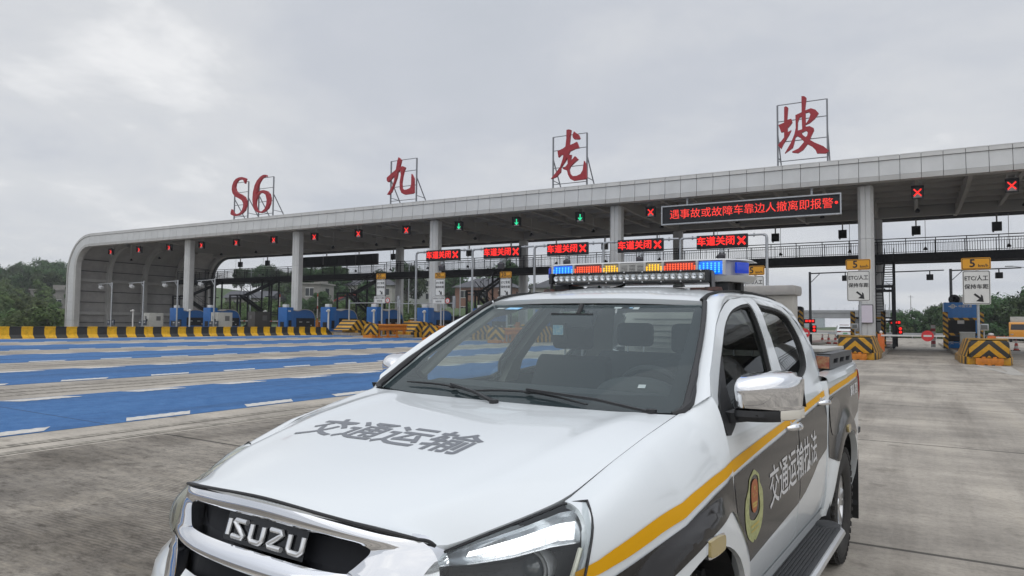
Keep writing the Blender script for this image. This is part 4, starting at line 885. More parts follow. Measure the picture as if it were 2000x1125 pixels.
# ------------------------------------------------------------------ striped materials
YE, BK = (.56, .285, .006), (.018, .018, .017)
def stripes(name, axis, period, duty=.5, absx=0., c1=YE, c2=BK, rough=.5, phase=0., wear=True):
    """stripes across coef . (x, y, z) (+ absx * |x|) in object space"""
    if name in MATS: return MATS[name]
    m = bpy.data.materials.new(name); m.use_nodes = True; t = m.node_tree; b = t.nodes['Principled BSDF']; b.inputs['Roughness'].default_value = rough
    tcn = ND(t, 'ShaderNodeTexCoord'); d = ND(t, 'ShaderNodeVectorMath', operation='DOT_PRODUCT'); d.inputs[1].default_value = axis; t.links.new(tcn.outputs['Object'], d.inputs[0]); f = d.outputs['Value']
    if absx:
        s_ = ND(t, 'ShaderNodeSeparateXYZ'); t.links.new(tcn.outputs['Object'], s_.inputs[0]); f = math_(t, 'ADD', f, math_(t, 'MULTIPLY', math_(t, 'ABSOLUTE', s_.outputs['X']), absx))
    f = math_(t, 'FRACT', math_(t, 'DIVIDE', math_(t, 'ADD', f, 100*period+phase), period)); f = math_(t, 'GREATER_THAN', f, duty)
    n = link_noise(t, tcn.outputs['Object'], 5, 6, .65)
    ca = mix(t, tuple(c*.72 for c in c1), c1, ramp(t, n, [(.35, (0, 0, 0)), (.55, (1, 1, 1))])) if wear else c1
    c = mix(t, ca, c2, f); t.links.new(c, b.inputs['Base Color']); MATS[name] = m; return m
m_bar = stripes('barrier_stripes', (0, 1, 0), 1.118, .5, c1=(.74, .41, .0), phase=.02)
m_side = stripes('diagonal_stripes', (0, 1, 1.0), .62, .52)
m_side2 = stripes('kerb_stripes', (0, 1, .15), .62, .52)
m_chev = stripes('chevron_stripes', (0, 0, 1), .50, .5, absx=.95, phase=-.17)
m_post = stripes('post_stripes', (.8, .8, 1), .36, .5)
m_hbar = stripes('bar_stripes', (1, 0, .8), .55, .5)
m_gate = stripes('gate_arm_stripes', (1, 0, 0), 1.2, .75, c1=(.66, .66, .64), c2=(.5, .04, .03))
m_or = mat('orange_paint', (.60, .20, .008), .5, col2=(.45, .14, .008), scale=6)
m_galv = mat('galvanised_steel', (.42, .44, .46), .42, .7, col2=(.34, .36, .38), scale=9)
m_blk = mat('black_steel', (.012, .013, .016), .6, spec=.2, col2=(.024, .025, .029), scale=5)
m_pan = mat('silver_cladding', (.58, .59, .59), .45, .12, col2=(.51, .52, .52), scale=.6)
m_pan2 = mat('silver_cladding_cap', (.46, .46, .45), .5, .1, col2=(.40, .40, .39), scale=.8)
m_sof = mat('grey_soffit', (.37, .365, .355), .75, col2=(.31, .305, .30), scale=1.2)
m_beam = mat('grey_beam', (.36, .355, .34), .7)
m_blue2 = mat('blue_booth_paint', (.010, .12, .38), .4, col2=(.010, .10, .33), scale=4)
m_scr = mat('dark_panel', (.012, .013, .016), .4, spec=.25)
m_wht = mat('white_enamel', (.62, .62, .60), .45)
m_red = emis('red_led', (1, .018, .012), 1.15, (.2, 0, 0)); m_grn = emis('green_led', (.02, .85, .38), 1.1, (0, .2, .08))
def isl(k): return -2.24-5.27*k
NUM = 'first second third fourth fifth sixth seventh eighth ninth tenth eleventh twelfth thirteenth fourteenth fifteenth sixteenth seventeenth eighteenth'.split()
def fromwall(k): return NUM[15-k]           # island k counted from the curved end wall
# ------------------------------------------------------------------ median barrier
prof = [(-.22, 0), (.30, 0), (.28, .06), (.14, .20), (.12, .56), (.16, .57), (.16, .63), (-.14, .63), (-.14, .57), (-.10, .56), (-.12, .2), (-.22, .06)]
bb = MB(); bb.prism(prof, lambda a, b: (a, -9, b), lambda a, b: (a, 40.0, b)); bb.prism(prof, lambda a, b: (a, 40.0, b), lambda a, b: (a*1.0, 41.2-b*.9+.3, b*.9 if b > .2 else b))
bo = bb.build('median_barrier', m_bar); bo.location = (-40.32, 0, gz(-40)); tag(bo, 'long concrete median barrier painted in yellow and black blocks', 'barrier')

# ------------------------------------------------------------------ islands, crash noses
def island(k):
    X = isl(k); z = gz(X); t = thing('traffic_island', 'kerbed concrete lane island, %s from the curved end wall' % fromwall(k) if k >= 0 else 'kerbed concrete lane island under the blue booth at right', 'traffic island', (X, 0, z), 0, 'lane islands of the toll plaza')
    pl = [(-.87, 41.4), (.87, 41.4), (.87, 79), (.5, 80.5), (-.5, 80.5), (-.87, 79)]
    MB().prism(pl, lambda a, b: (a, b, -.05), lambda a, b: (a, b, .20)).build('kerb', mat('kerb_concrete', (.36, .33, .29), .85, col2=(.24, .215, .18), scale=3, bump=.15), t, bevel=.02)
    MB().add([(-.66, 42.0, .204), (.66, 42.0, .204), (.66, 78, .204), (-.66, 78, .204)], [(0, 1, 2, 3)]).build('paving', mat('red_paving', (.22, .13, .11), .85, col2=(.15, .10, .085), scale=7), t)
    return t
for k in range(-1, 15): island(k)
def nose_right(k, X, Y, lab):
    z = gz(X); t = thing('crash_nose', lab, 'crash nose', (X, Y, z), 0, 'striped crash noses at the island heads')
    fr_ = smooth_poly([(-.72, .32), (-.74, .95), (-.66, 1.06), (.66, 1.06), (.74, .95), (.72, .32)], 1)
    MB().prism(fr_, lambda a, b: (a, 0, b), lambda a, b: (a*1.0, .22, b)).build('chevron_panel', m_chev, t, bevel=.03)
    w = MB(); w.grid([[(s*x, y, zz) for s, x, zz in ((-1, wd+.06, .34), (-1, wd-.06, h), (1, wd-.06, h), (1, wd+.06, .34))] for y, h, wd in ((.24, 1.10, .74), (.9, 1.16, .84), (1.6, 1.12, .90), (2.8, .95, .92), (4.2, .70, .92), (5.6, .42, .92))])
    w.add([(-.98, 5.6, .34), (.98, 5.6, .34), (.86, 5.6, .42), (-.86, 5.6, .42)], [(0, 1, 2, 3)]); w.build('striped_wedge', m_side, t)
    MB().prism([(-.78, .15), (.78, .15), (.92, .8), (1.0, 1.6), (1.0, 6.2), (-1.0, 6.2), (-1.0, 1.6), (-.92, .8)], lambda a, b: (a, b, 0), lambda a, b: (a, b, .34)).build('wedge_base', m_side2, t, bevel=.02)
    ob = MB().box((0, -.06, .17), (1.0, .34, .26)).box((-.32, -.06, .03), (.26, .34, .08)).box((.32, -.06, .03), (.26, .34, .08)).box((0, -.09, .03), (.16, .28, .06)).box((-.2, -.06, .33), (.14, .12, .07)).box((.2, -.06, .33), (.14, .12, .07))
    ob.build('orange_foot', m_or, t, bevel=.012)
    return t
nose_right(0, -2.40, 37.5, 'short crash nose with chevron front beside the nearer white 5 km/h sign')
nose_right(-1, 2.88, 36.75, 'short crash nose with chevron front before the blue booth at right')
nose_right(1, -7.6, 38.0, 'short crash nose with chevron front hidden behind the pickup cab')
def nose_left(k, lab, lab2):
    X = isl(k); z = gz(X); t = thing('crash_nose', lab, 'crash nose', (X, 0, z), 0, 'striped crash noses at the island heads')
    if k == 7: X_off = -1.3
    else: X_off = 0.
    w = MB(); pr = [(42.6, .40), (43.6, 1.22), (44.2, 1.20), (48.3, .52), (48.3, .40)]
    w.prism(pr, lambda a, b: (-.80, a+X_off, b), lambda a, b: (.80, a+X_off, b)); w.build('striped_wedge', m_side, t, bevel=.03)
    MB().prism([(-.7, 42.2), (.7, 42.2), (.88, 42.7), (.88, 48.5), (-.88, 48.5), (-.88, 42.7)], lambda a, b: (a, b, 0), lambda a, b: (a, b, .40)).build('wedge_base', m_side2, t, bevel=.02)
    if k == 7: return
    c = thing('crash_cushion', lab2, 'crash cushion', (X-.1, 38.9, z), 0, 'orange guard-rail crash cushions')
    MB().prism([(-.62, .22), (-.62, .95), (0, 1.05), (.62, .95), (.62, .22)], lambda a, b: (a, 0, b), lambda a, b: (a, .12, b)).build('chevron_panel', m_chev, c, bevel=.02)
    for s in (-1, 1):
        r = MB(); zz = [.52, .58, .66, .72, .76, .80, .86, .94, 1.0]; off = [0, .08, .08, 0, -.02, 0, .08, .08, 0]
        r.grid([[(s*(.55+o_), y, q) for q, o_ in zip(zz, off)] for y in (.12, 1.8, 3.4)]); r.grid([[(s*(.50+o_), y, q) for q, o_ in zip(zz, off)] for y in (.12, 1.8, 3.4)]); r.build('guard_rail', m_or, c)
    f = MB()
    for y in (.4, 1.4, 2.4, 3.2): f.box((-.45, y, .36), (.10, .10, .62)).box((.45, y, .36), (.10, .10, .62)).box((0, y, .05), (1.15, .3, .10))
    f.bar((.5, 3.0, .6), (.6, 3.7, .05), .1).bar((-.5, 3.0, .6), (-.6, 3.7, .05), .1).box((0, -.1, .1), (.8, .5, .2)); f.build('support_frame', m_or, c)
nl = {7: 'at the end of the yellow and black median barrier', 6: 'beside the lane with the leftmost 20 km/h sign', 5: 'seen through the left of the windscreen', 4: 'seen through the windscreen behind the passenger headrest', 3: 'behind the pickup roof lights', 2: 'hidden behind the pickup cab'}
for k, s_ in nl.items(): nose_left(k, 'long sloping striped crash nose '+s_, 'orange crash cushion with chevron panel '+s_)
# ------------------------------------------------------------------ lane signs
def rrect(w, h, r, n=4):
    P = []
    for cx, cy, a0 in ((w/2-r, h/2-r, 0), (-w/2+r, h/2-r, 90), (-w/2+r, -h/2+r, 180), (w/2-r, -h/2+r, 270)):
        for i in range(n+1): a = R(a0+90*i/n); P.append((cx+r*math.cos(a), cy+r*math.sin(a)))
    return P
m_sy = mat('amber_sign_face', (.66, .30, .006), .45); m_sw = mat('white_sign_face', (.66, .66, .64), .45, col2=(.60, .60, .58), scale=3); m_bt = mat('black_lettering', (.012, .012, .014), .6)
def plate(par, name, w, h, z, m, y=0., border=.025, x=0):
    MB().prism(rrect(w, h, .07), lambda a, b: (x+a, y, z+b), lambda a, b: (x+a, y+.03, z+b)).build(name, m, par)
    o, i = rrect(w-.05, h-.05, .06), rrect(w-.05-border*2, h-.05-border*2, .045); B = MB(); B.v = [(x+a, y-.003, z+b) for a, b in o]+[(x+a, y-.003, z+b) for a, b in i]; n = len(o); B.f = [(q, (q+1) % n, n+(q+1) % n, n+q) for q in range(n)]
    B.build('border_line', m_bt, par, recalc=False)
def lettering(par, s, size, x, z, y=-.004, m=None, bold=.02, name='lettering', sx=1.):
    B = MB(); V, T = text_tris(s, size, 0, sx=sx); q = bold*size
    for i, (dx_, dz_) in enumerate([(0, 0), (q, 0), (-q, 0), (0, q), (0, -q)] if bold else [(0, 0)]): B.add([(x+a+dx_, y-.0008*i, z+b+dz_) for a, b in V], T)
    return B.build(name, m or m_bt, par, recalc=False)
def arrow(par, x, z, s, y=-.005):
    pts = [(-.5, .38), (-.38, .5), (.14, 0.06), (.14, .42), (.36, .22), (.5, -.5), (-.26, -.34), (-.08, -.16), (.0, -.08)]
    pts = [(-.52, .36), (-.36, .52), (.16, .06), (.16, .40), (.34, .22), (.42, -.46), (-.28, -.36), (-.12, -.20), (.02, -.10)]
    MB().add([(x+a*s, y, z+b*s) for a, b in pts], [tuple(range(len(pts)))]).build('arrow', m_bt, par, recalc=False)
def lane_sign(X, Y, speed, lines, w, hz, lab, extra=False):
    z = gz(X); t = thing('lane_sign', lab, 'lane sign', (X, Y, z), 0, 'lane signs at the island heads')
    MB().cyl((.05, .12, .1), (.05, .12, hz+1.5*w), .06, n=14).build('post', m_galv, t, smooth=True)
    plate(t, 'speed_plate', w, .47*w, hz+1.66*w, m_sy); lettering(t, speed, .44*w, -.12*w if len(speed) == 1 else -.17*w, hz+1.66*w, bold=.024); lettering(t, 'km/h', .17*w, .24*w, hz+1.57*w, bold=.018)
    plate(t, 'lane_plate', .94*w, 1.36*w, hz+.70*w, m_sw)
    lettering(t, lines[0], .23*w, 0, hz+1.06*w, sx=1. if len(lines[0]) > 6 else .86, bold=.022); lettering(t, lines[1], .205*w, 0, hz+.72*w, bold=.022); arrow(t, .08*w, hz+.28*w, .36*w)
    if extra:
        plate(t, 'notice_plate', 1.22*w, .62*w, hz-.32*w, m_sw, x=-.10*w, border=.015); lettering(t, '七座及以下小客车', .14*w, -.10*w, hz-.19*w, bold=.018); lettering(t, '专用车道', .15*w, -.10*w, hz-.44*w, bold=.018)
        d = MB().lathe([(0, 0), (.20*w, 0), (.20*w, .02), (0, .02)], (.78*w, .0, hz-.38*w), (0, 1, 0), 24).build('height_limit_disc', m_sw, t)
        MB().lathe([(.165*w, 0), (.225*w, 0), (.225*w, .02), (.165*w, .02)], (.78*w, -.006, hz-.38*w), (0, 1, 0), 24).build('red_ring', mat('sign_red', (.50, .02, .02), .5), d)
        lettering(d, '2.', .2*w, .78*w, hz-.38*w, y=-.01, bold=.01)
    return t
lane_sign(-2.26, 38.3, '5', ('ETC/人工', '保持车距'), 1.10, 2.82, 'white lane sign under a 5 km/h plate beside the grey column')
lane_sign(2.58, 38.2, '5', ('ETC/人工', '保持车距'), 1.14, 2.66, 'white lane sign under a 5 km/h plate before the blue booth at right')
lane_sign(-7.55, 40.2, '5', ('ETC/人工', '保持车距'), 1.10, 2.75, 'white lane sign partly hidden behind the flashing roof light bar')
for k, lab in ((6, 'leftmost of the three 20 km/h lane signs'), (5, 'middle one of the three 20 km/h lane signs, before the grey column'), (4, 'rightmost of the three 20 km/h lane signs, cut by the pickup roof')):
    lane_sign(isl(k)+.25, 39.5, '20', ('ETC专用', '保持车距'), .86, 3.05, lab, True)
# ------------------------------------------------------------------ toll canopy
can = thing('toll_canopy', 'long silver toll plaza canopy with a curved end wall and grey columns', 'toll canopy', (0, 0, 0))
X0, X1, ZT, RAD, Y0, Y1 = -85.8, 46., 11.38, 4.5, 45., 64.
def outline(off, n=16):
    """centre path: wall foot -> arc -> roof"""
    P = [(X0+off, .5), (X0+off, 2.2), (X0+off, 4.5), (X0+off, ZT-RAD)]
    for i in range(1, n+1): a = R(180-90*i/n); P.append((X0+RAD+(RAD-off)*math.cos(a), ZT-RAD+(RAD-off)*math.sin(a)))
    return P
oo = outline(0.); L_ = len(oo)
def path(off, step=4.0): return outline(off)+[(x, ZT-off) for x in np.arange(X0+RAD+step, X1+.1, step)]
sh = MB(); po, pi_ = path(0), path(.45)
sh.grid([[(x, y, z) for x, z in po] for y in (Y0+.05, Y1)]); sh.grid([[(x, y, z) for x, z in pi_] for y in np.linspace(Y0+.05, Y1, 3)]); sh.grid([[(x, Y1, z) for x, z in po], [(x, Y1, z) for x, z in pi_]])
sh.build('roof_shell', m_sof, can)
# fascia: three courses of cladding panels with open seams
def seglen(a, b): return math.dist(a, b)
def course(name, o0, o1, y0, y1_, step, m, lean=0.):
    B = MB(); A, C = [], []
    n0 = outline(o0, 40); n1 = outline(o1, 40)
    # uniform stations
    st = []
    for z in np.arange(.5, ZT-RAD, step): st.append(('w', z))
    na = 7
    for i in range(na): st.append(('a', 180-90*i/na))
    for x in np.arange(X0+RAD, X1, step): st.append(('r', x))
    def pt(s_, off):
        if s_[0] == 'w': return (X0+off*(1.5 if off > 0 else 1), s_[1])
        if s_[0] == 'a':
            k = lerp(1.5, 1, (180-s_[1])/90); a = R(s_[1]); return (X0+RAD+(RAD-off*k)*math.cos(a), ZT-RAD+(RAD-off)*math.sin(a))
        return (s_[1], ZT-off)
    for i in range(len(st)-1):
        q = [pt(st[i], o0), pt(st[i+1], o0), pt(st[i+1], o1), pt(st[i], o1)]; cx = sum(p[0] for p in q)/4; cz_ = sum(p[1] for p in q)/4
        q = [(cx+(p[0]-cx)*.974, cz_+(p[1]-cz_)*.985) for p in q]
        V = [(q[0][0], y0+lean, q[0][1]), (q[1][0], y0+lean, q[1][1]), (q[2][0], y0, q[2][1]), (q[3][0], y0, q[3][1])]; V += [(v[0], y1_, v[2]) for v in V]
        B.add(V, [(3, 2, 1, 0), (0, 1, 5, 4), (1, 2, 6, 5), (2, 3, 7, 6), (3, 0, 4, 7), (4, 5, 6, 7)])
    return B.build(name, m, can, recalc=False)
course('fascia_cap', -.06, .24, Y0-.02, Y0+.6, 1.05, m_pan2, .10); course('fascia', .25, 1.12, Y0, Y0+.4, 1.05, m_pan, .05); course('fascia_base', 1.13, 1.42, Y0-.05, Y0+.55, 1.05, m_pan2)
bk = MB(); pb = path(.06), path(1.36); bk.grid([[(x, Y0+.12, z) for x, z in pb[0]], [(x, Y0+.12, z) for x, z in pb[1]]]); pc = path(1.42); bk.grid([[(x, Y0+.3, z) for x, z in pb[1]], [(x, Y0+.55, z) for x, z in pb[1]], [(x, Y0+.56, z) for x, z in path(.45)]])
bk.grid([[(x, Y1, z) for x, z in path(0)], [(x, Y1, z) for x, z in path(1.3)], [(x, Y1-.3, z) for x, z in path(1.3)], [(x, Y1-.3, z) for x, z in path(.45)]]); bk.build('fascia_backing', mat('seam_grey', (.10, .10, .10), .8), can)
# soffit: corrugation, purlins along X, beams along Y
co = MB(); xs_ = np.arange(X0+RAD, X1, .5); co.grid([[(x, y, ZT-.50-(.04 if i % 2 else 0)) for i, x in enumerate(xs_)] for y in (Y0+.6, Y1-.3)]); co.build('soffit_sheet', m_sof, can)
pu = MB()
for y in np.arange(Y0+2.4, Y1-1, 2.35): pu.box(((X0+RAD+X1)/2, y, ZT-.66), (X1-X0-RAD, .16, .26))
for y in (Y0+1.0, 61.5): pu.box(((X0+RAD+X1)/2, y, ZT-.95), (X1-X0-RAD, .35, .75))
pu.build('purlins', m_beam, can)
for k in range(-8, 15):
    x = isl(k)+2.63
    if x > X1: continue
    B = MB(); main = (k % 3 == 0)
    for xx in ([isl(k), x] if True else [x]):
        B.prism([(Y0+.6, ZT-.55), (Y0+.6, ZT-1.15), (Y0+5, ZT-1.42), (Y1-5, ZT-1.42), (Y1-.4, ZT-1.15), (Y1-.4, ZT-.55)] if xx != x else [(Y0+.6, ZT-.58), (Y0+.6, ZT-.95), (Y1-.4, ZT-.95), (Y1-.4, ZT-.58)], lambda a, b: (xx-.11, a, b), lambda a, b: (xx+.11, a, b))
    B.build('roof_beam', m_beam, can)
ew = MB(); 
for y in (Y0+.9, 49.6, 54.2, 58.8, 63.5):
    B = MB(); a_, b_ = outline(.45, 20), outline(1.05, 20); B.grid([[(x, y-.22, z) for x, z in a_], [(x, y-.22, z) for x, z in b_], [(x, y+.22, z) for x, z in b_], [(x, y+.22, z) for x, z in a_]]); B.build('end_wall_rib', m_pan2, can)
for z in (2.4, 6.3): MB().box((X0+.62, (Y0+Y1)/2, z), (.30, Y1-Y0-.8, .34)).build('end_wall_rail', m_pan2, can)
for z in (1.3, 3.7, 5.0, 7.4, 8.7): MB().box((itp(z, [ZT-RAD, 8.7], [X0+.50, X0+1.02]) if z > ZT-RAD else X0+.50, (Y0+Y1)/2, z), (.12, Y1-Y0-.8, .08)).build('wall_seam', mat('seam_grey', (.10, .10, .10), .8), can)
def column(X, Y, w, zt):
    z0 = gz(X); B = MB(); ch = .16; h = w/2
    sec = [(-h, -h+ch), (-h+ch, -h), (-.025, -h), (-.012, -h+.03), (.012, -h+.03), (.025, -h), (h-ch, -h), (h, -h+ch), (h, h-ch), (h-ch, h), (-h+ch, h), (-h, h-ch)]
    zs_ = [z0, 3.4, 6.8, zt-.35]
    for a, b in zip(zs_[:-1], zs_[1:]): B.prism(sec, lambda p, q: (X+p, Y+q, a+.015), lambda p, q: (X+p, Y+q, b))
    B.build('column', m_pan, can)
    MB().box((X, Y, zt-.1), (w*.62, w*.62, .7)).build('column_head', m_beam, can)
for k in (-6, -3, 0, 3, 6, 9, 12):
    column(isl(k)-.05, 46.6, .84, 10.3)
    if k < 15: column(isl(k)-.05, 61.6, .8, 10.3)
# ------------------------------------------------------------------ lane signals under the canopy edge
def signal(state):
    t = thing('lane_signal', 'x', 'lane signal', (0, 0, 0), 0, 'lane signals under the canopy edge')
    MB().box((0, .1, 0), (.60, .22, .70)).box((0, -.10, .36), (.64, .24, .025)).box((-.31, -.06, .05), (.02, .16, .58)).box((.31, -.06, .05), (.02, .16, .58)).build('housing', m_scr, t)
    MB().box((-.2, .1, .60), (.05, .05, .55)).box((.2, .1, .60), (.05, .05, .55)).box((0, .1, .80), (.45, .04, .05)).build('bracket', m_beam, t)
    if state == 'x':
        B = MB()
        for s in (-1, 1): B.bar((-.19*s, -.016, -.2), (.19*s, -.016, .2), .075, .006, up=(0, 1, 0))
        B.build('red_cross', m_red, t)
        MB().add([(-.24, -.013, -.29), (.24, -.013, -.29), (.0, -.013, -.03)], [(0, 1, 2)]).build('pale_lower_patch', mat('pale_patch_grey', (.30, .26, .26), .5), t)  # flat pale triangle on the lower half of the face
    else:
        B = MB().box((0, -.016, .06), (.07, .006, .34)); B.bar((-.15, -.016, -.02), (.01, -.016, -.2), .06, .006, up=(0, 1, 0)); B.bar((.15, -.016, -.02), (-.01, -.016, -.2), .06, .006, up=(0, 1, 0)); B.build('green_arrow', m_grn, t)
        MB().add([(-.24, -.013, -.29), (.24, -.013, -.29), (.20, -.013, -.2), (-.2, -.013, -.2)], [(0, 1, 2, 3)]).build('pale_lower_patch', mat('pale_patch_grey', (.30, .26, .26), .5), t)  # flat pale strip along the foot of the face
    return t
px_, pg_ = signal('x'), signal('g'); usedx = usedg = False; nx_ = 0
order = [j for j in range(15, -2, -1) if j not in (1, 2)]
for j in order:
    x = .4-5.27*j-(.85 if j == -1 else 0)
    if 4 <= j+0 <= 6 and j in (4, 5, 6):
        lab = {6: 'leftmost', 5: 'middle', 4: 'rightmost'}[j]+' of the three green arrow lane signals'; src, st = pg_, usedg; usedg = True
    else:
        lab = {3: 'red cross lane signal just left of the long message board', 0: 'red cross lane signal just right of the long message board', -1: 'red cross lane signal at the right end of the canopy'}.get(j, 'red cross lane signal, %s one from the curved end wall' % NUM[15-j]); src, st = px_, usedx; usedx = True
    o = src if not st else copy_tree(src); o.location = (x, 46, 9.30); o['label'] = lab
def hung(name, cat, group, build, places, labf):
    src = build(); 
    for i, p in enumerate(places):
        o = src if i == 0 else copy_tree(src); o.location = p; o['label'] = labf(i)
    return src
def lampb():
    t = thing('pendant_lamp', 'x', 'pendant lamp', (0, 0, 0), 0, 'small pendant lamps under the canopy')
    MB().cyl((0, 0, .2), (0, 0, 2.4), .02, n=6).build('rod', m_beam, t); MB().lathe([(.03, .2), (.06, .18), (.16, .02), (.17, 0), (.10, -.06), (0, -.07)], (0, 0, 0), (0, 0, 1), 14).build('lamp_shade', m_scr, t, smooth=True); return t
hung('pendant_lamp', 'lamp', '', lampb, [(.4-5.27*j, 48.4, 8.55) for j in range(15, -3, -1)], lambda i: 'small bell lamp hanging in the front row, %s from the end wall' % NUM[min(i, 17)])
hung('pendant_lamp', 'lamp', '', lampb, [(.4-5.27*j+.6, 62.4, 7.6) for j in range(15, -3, -1)], lambda i: 'small bell lamp hanging in the rear row, %s from the end wall' % NUM[min(i, 17)])
def rearbox():
    t = thing('rear_signal_box', 'x', 'signal box', (0, 0, 0), 0, 'backs of the rear lane signals'); MB().box((0, 0, 0), (.62, .3, .68)).build('housing', m_scr, t); MB().box((0, 0, .6), (.1, .1, .6)).build('bracket', m_beam, t); MB().cyl((-.22, .1, -.42), (-.22, .1, -.3), .06, n=8).build('lamp', m_scr, t); return t
hung('rear_signal_box', 'signal box', '', rearbox, [(.4-5.27*j, 63.6, 9.25) for j in range(15, -3, -1)], lambda i: 'black signal box back on the rear canopy edge, %s from the end wall' % NUM[min(i, 17)])
# message boards
def board(name, lab, X, Y, z, w, h, frame, d=.25):
    t = thing(name, lab, 'message board', (X, Y, z)); MB().box((0, d/2, 0), (w, d, h)).build('screen', m_scr, t)
    if frame: MB().box((0, .05, h/2+.04), (w+.16, .3, .08)).box((0, .05, -h/2-.04), (w+.16, .3, .08)).box((-w/2-.04, .05, 0), (.08, .3, h)).box((w/2+.04, .05, 0), (.08, .3, h)).build('silver_frame', m_galv, t)
    return t
b1 = board('message_board', 'long black message board with red characters under the canopy edge', -8.95, 45.25, 8.86, 10.75, 1.12, True)
lettering(b1, '遇事故或故障', .66, -2.85, 0, y=-.02, m=emis('orange_red_led', (1, .045, .03), 1.0, (.2, 0, 0)), bold=0, sx=1.04); lettering(b1, '车靠边人撤离即报警', .66, 2.12, 0.03, y=-.02, m=emis('orange_red_led', (1, .045, .03), 1.0, (.2, 0, 0)), bold=0, sx=.98)
MB().lathe([(0, 0), (.09, 0), (.09, .01)], (5.18, -.03, .08), (0, 1, 0), 12).build('red_dot', m_red, b1)
for x in (-3.8, 3.8): MB().box((x, .3, 1.1), (.12, .12, 1.0)).build('hanger', m_galv, b1)
b2 = board('message_board', 'long unlit dark message board under the rear canopy edge', -60.4, 63.0, 9.05, 12.4, 1.25, False)
for i in range(9): MB().box((-5.5+1.37*i, -.02, 0), (.05, .05, 1.25)).build('screen_rib', m_blk, b2)
# overhead lane boards on a pipe gantry
gan = thing('sign_gantry', 'silver pipe gantry carrying the red lane closed boards', 'sign gantry', (0, 44, 0))
for k in range(1, 7):
    X = isl(k); z0 = gz(X)
    MB().tube([(X, 0, z0+.1), (X, 0, 6.9), (X+.04, 0, 7.05), (X+.2, 0, 7.12)] if k > 1 else [(X, 0, z0+.1), (X, 0, 6.9), (X-.04, 0, 7.05), (X-.2, 0, 7.12)], .085, 12).build('post', m_galv, gan, smooth=True)
    MB().cyl((X, 0, z0), (X, 0, z0+.28), .16, n=12).build('post_foot', m_galv, gan)
    if k > 1: MB().cyl((X+.1, 0, 7.12), (X+5.27-.1, 0, 7.12), .065, n=12).lathe([(.12, 0), (.12, .06)], (X+.75, 0, 7.12), (1, 0, 0), 12).lathe([(.12, 0), (.12, .06)], (X+4.5, 0, 7.12), (1, 0, 0), 12).build('cross_pipe', m_galv, gan, smooth=True)
cl_lab = {5: 'leftmost red lane closed board on the pipe gantry', 4: 'second red lane closed board from the left on the gantry', 3: 'third and middle red lane closed board on the gantry', 2: 'fourth red lane closed board from the left on the gantry', 1: 'rightmost red lane closed board on the pipe gantry'}
for k in range(5, 0, -1):
    X = isl(k)-2.635; t = thing('lane_board', cl_lab[k], 'lane board', (X, 43.8, 6.79), 0, 'lane closed boards on the pipe gantry')
    MB().box((0, .12, 0), (3.1, .22, .84)).build('screen', m_scr, t, bevel=.01); lettering(t, '车道关闭', .60, -.36, 0, y=-.005, m=m_red, bold=.03, sx=.98)
    B = MB()
    for s in (-1, 1): B.bar((1.2-.22*s, -.006, -.24), (1.2+.22*s, -.006, .24), .13, .008, up=(0, 1, 0))
    B.build('red_cross', m_red, t); MB().box((-.1, .15, -.58), (.08, .08, .4)).box((.12, .15, -.58), (.05, .05, .4)).box((0, .05, -.62), (.25, .25, .12)).build('camera_mount', m_galv, t)
    MB().box((.02, -.05, -.98), (.42, .34, .40), rot=Matrix.Rotation(R(25), 3, 'X') @ Matrix.Rotation(R(8), 3, 'Y')).build('camera_box', mat('dark_grey_box', (.06, .062, .07), .5), t, bevel=.02)
# ------------------------------------------------------------------ roof lettering on frames
def roofsign(name, lab, X, polys, holes, w, h, z0, xoff=0., posts=None, Y=47.):
    t = thing('roof_character', lab, 'roof character', (X, Y, ZT), 0, 'red characters standing on the canopy roof')
    B = MB()
    for i, pl in enumerate(polys):
        hs_ = holes.get(i, []); V2, T = cdt(pl, hs_, .5); n = len(V2)
        B.add([(a, 0, b) for a, b in V2], T); B.add([(a, .22, b) for a, b in V2], [tuple(reversed(q)) for q in T])
        for lp in [pl]+hs_:
            L2 = densify(lp, .5); B.add([(a, 0, b) for a, b in L2]+[(a, .22, b) for a, b in L2], [(q, (q+1) % len(L2), len(L2)+(q+1) % len(L2), len(L2)+q) for q in range(len(L2))])
    B.build('character', [mat('red_letter_face', (.34, .016, .026), .5, col2=(.29, .014, .022), scale=2)], t, recalc=False)
    xa, xb = posts; f = MB()
    for x in (xa, xb): f.bar((x, .35, 0), (x, .35, h), .10).bar((x, .35, h*.62), (x, 2.3, -.05), .07).bar((x, .35, h*.25), (x, 1.62, h*.24), .05)
    for q in (.18, .46, .76, 1.0): f.bar((xa, .35, h*q), (xb, .35, h*q), .05)
    f.build('support_frame', mat('grey_frame', (.20, .21, .225), .5, .4), t)
roofsign('S', 'red curved letter S, leftmost on the canopy roof', -58.6, [[(0.92, 4.49), (0.76, 3.99), (0.54, 4.35), (0.14, 4.49), (-0.29, 4.43), (-0.6, 4.14), (-0.69, 3.76), (-0.56, 3.41), (-0.23, 3.14), (0.28, 2.95), (0.78, 2.66), (1.01, 2.26), (1.03, 1.78), (0.88, 1.31), (0.43, 1.0), (-0.2, 0.83), (-0.7, 0.82), (-1.14, 0.97), (-1.26, 1.1), (-1.13, 1.55), (-0.94, 1.32), (-0.68, 1.08), (-0.32, 0.98), (0.07, 1.05), (0.42, 1.29), (0.6, 1.67), (0.61, 2.0), (0.41, 2.31), (-0.06, 2.56), (-0.65, 2.81), (-1.02, 3.16), (-1.17, 3.56), (-1.13, 3.95), (-0.93, 4.35), (-0.58, 4.61), (-0.08, 4.72), (0.34, 4.7), (0.7, 4.6)]], {}, 0, 4.25, 0, posts=(-1.1, 0.95))
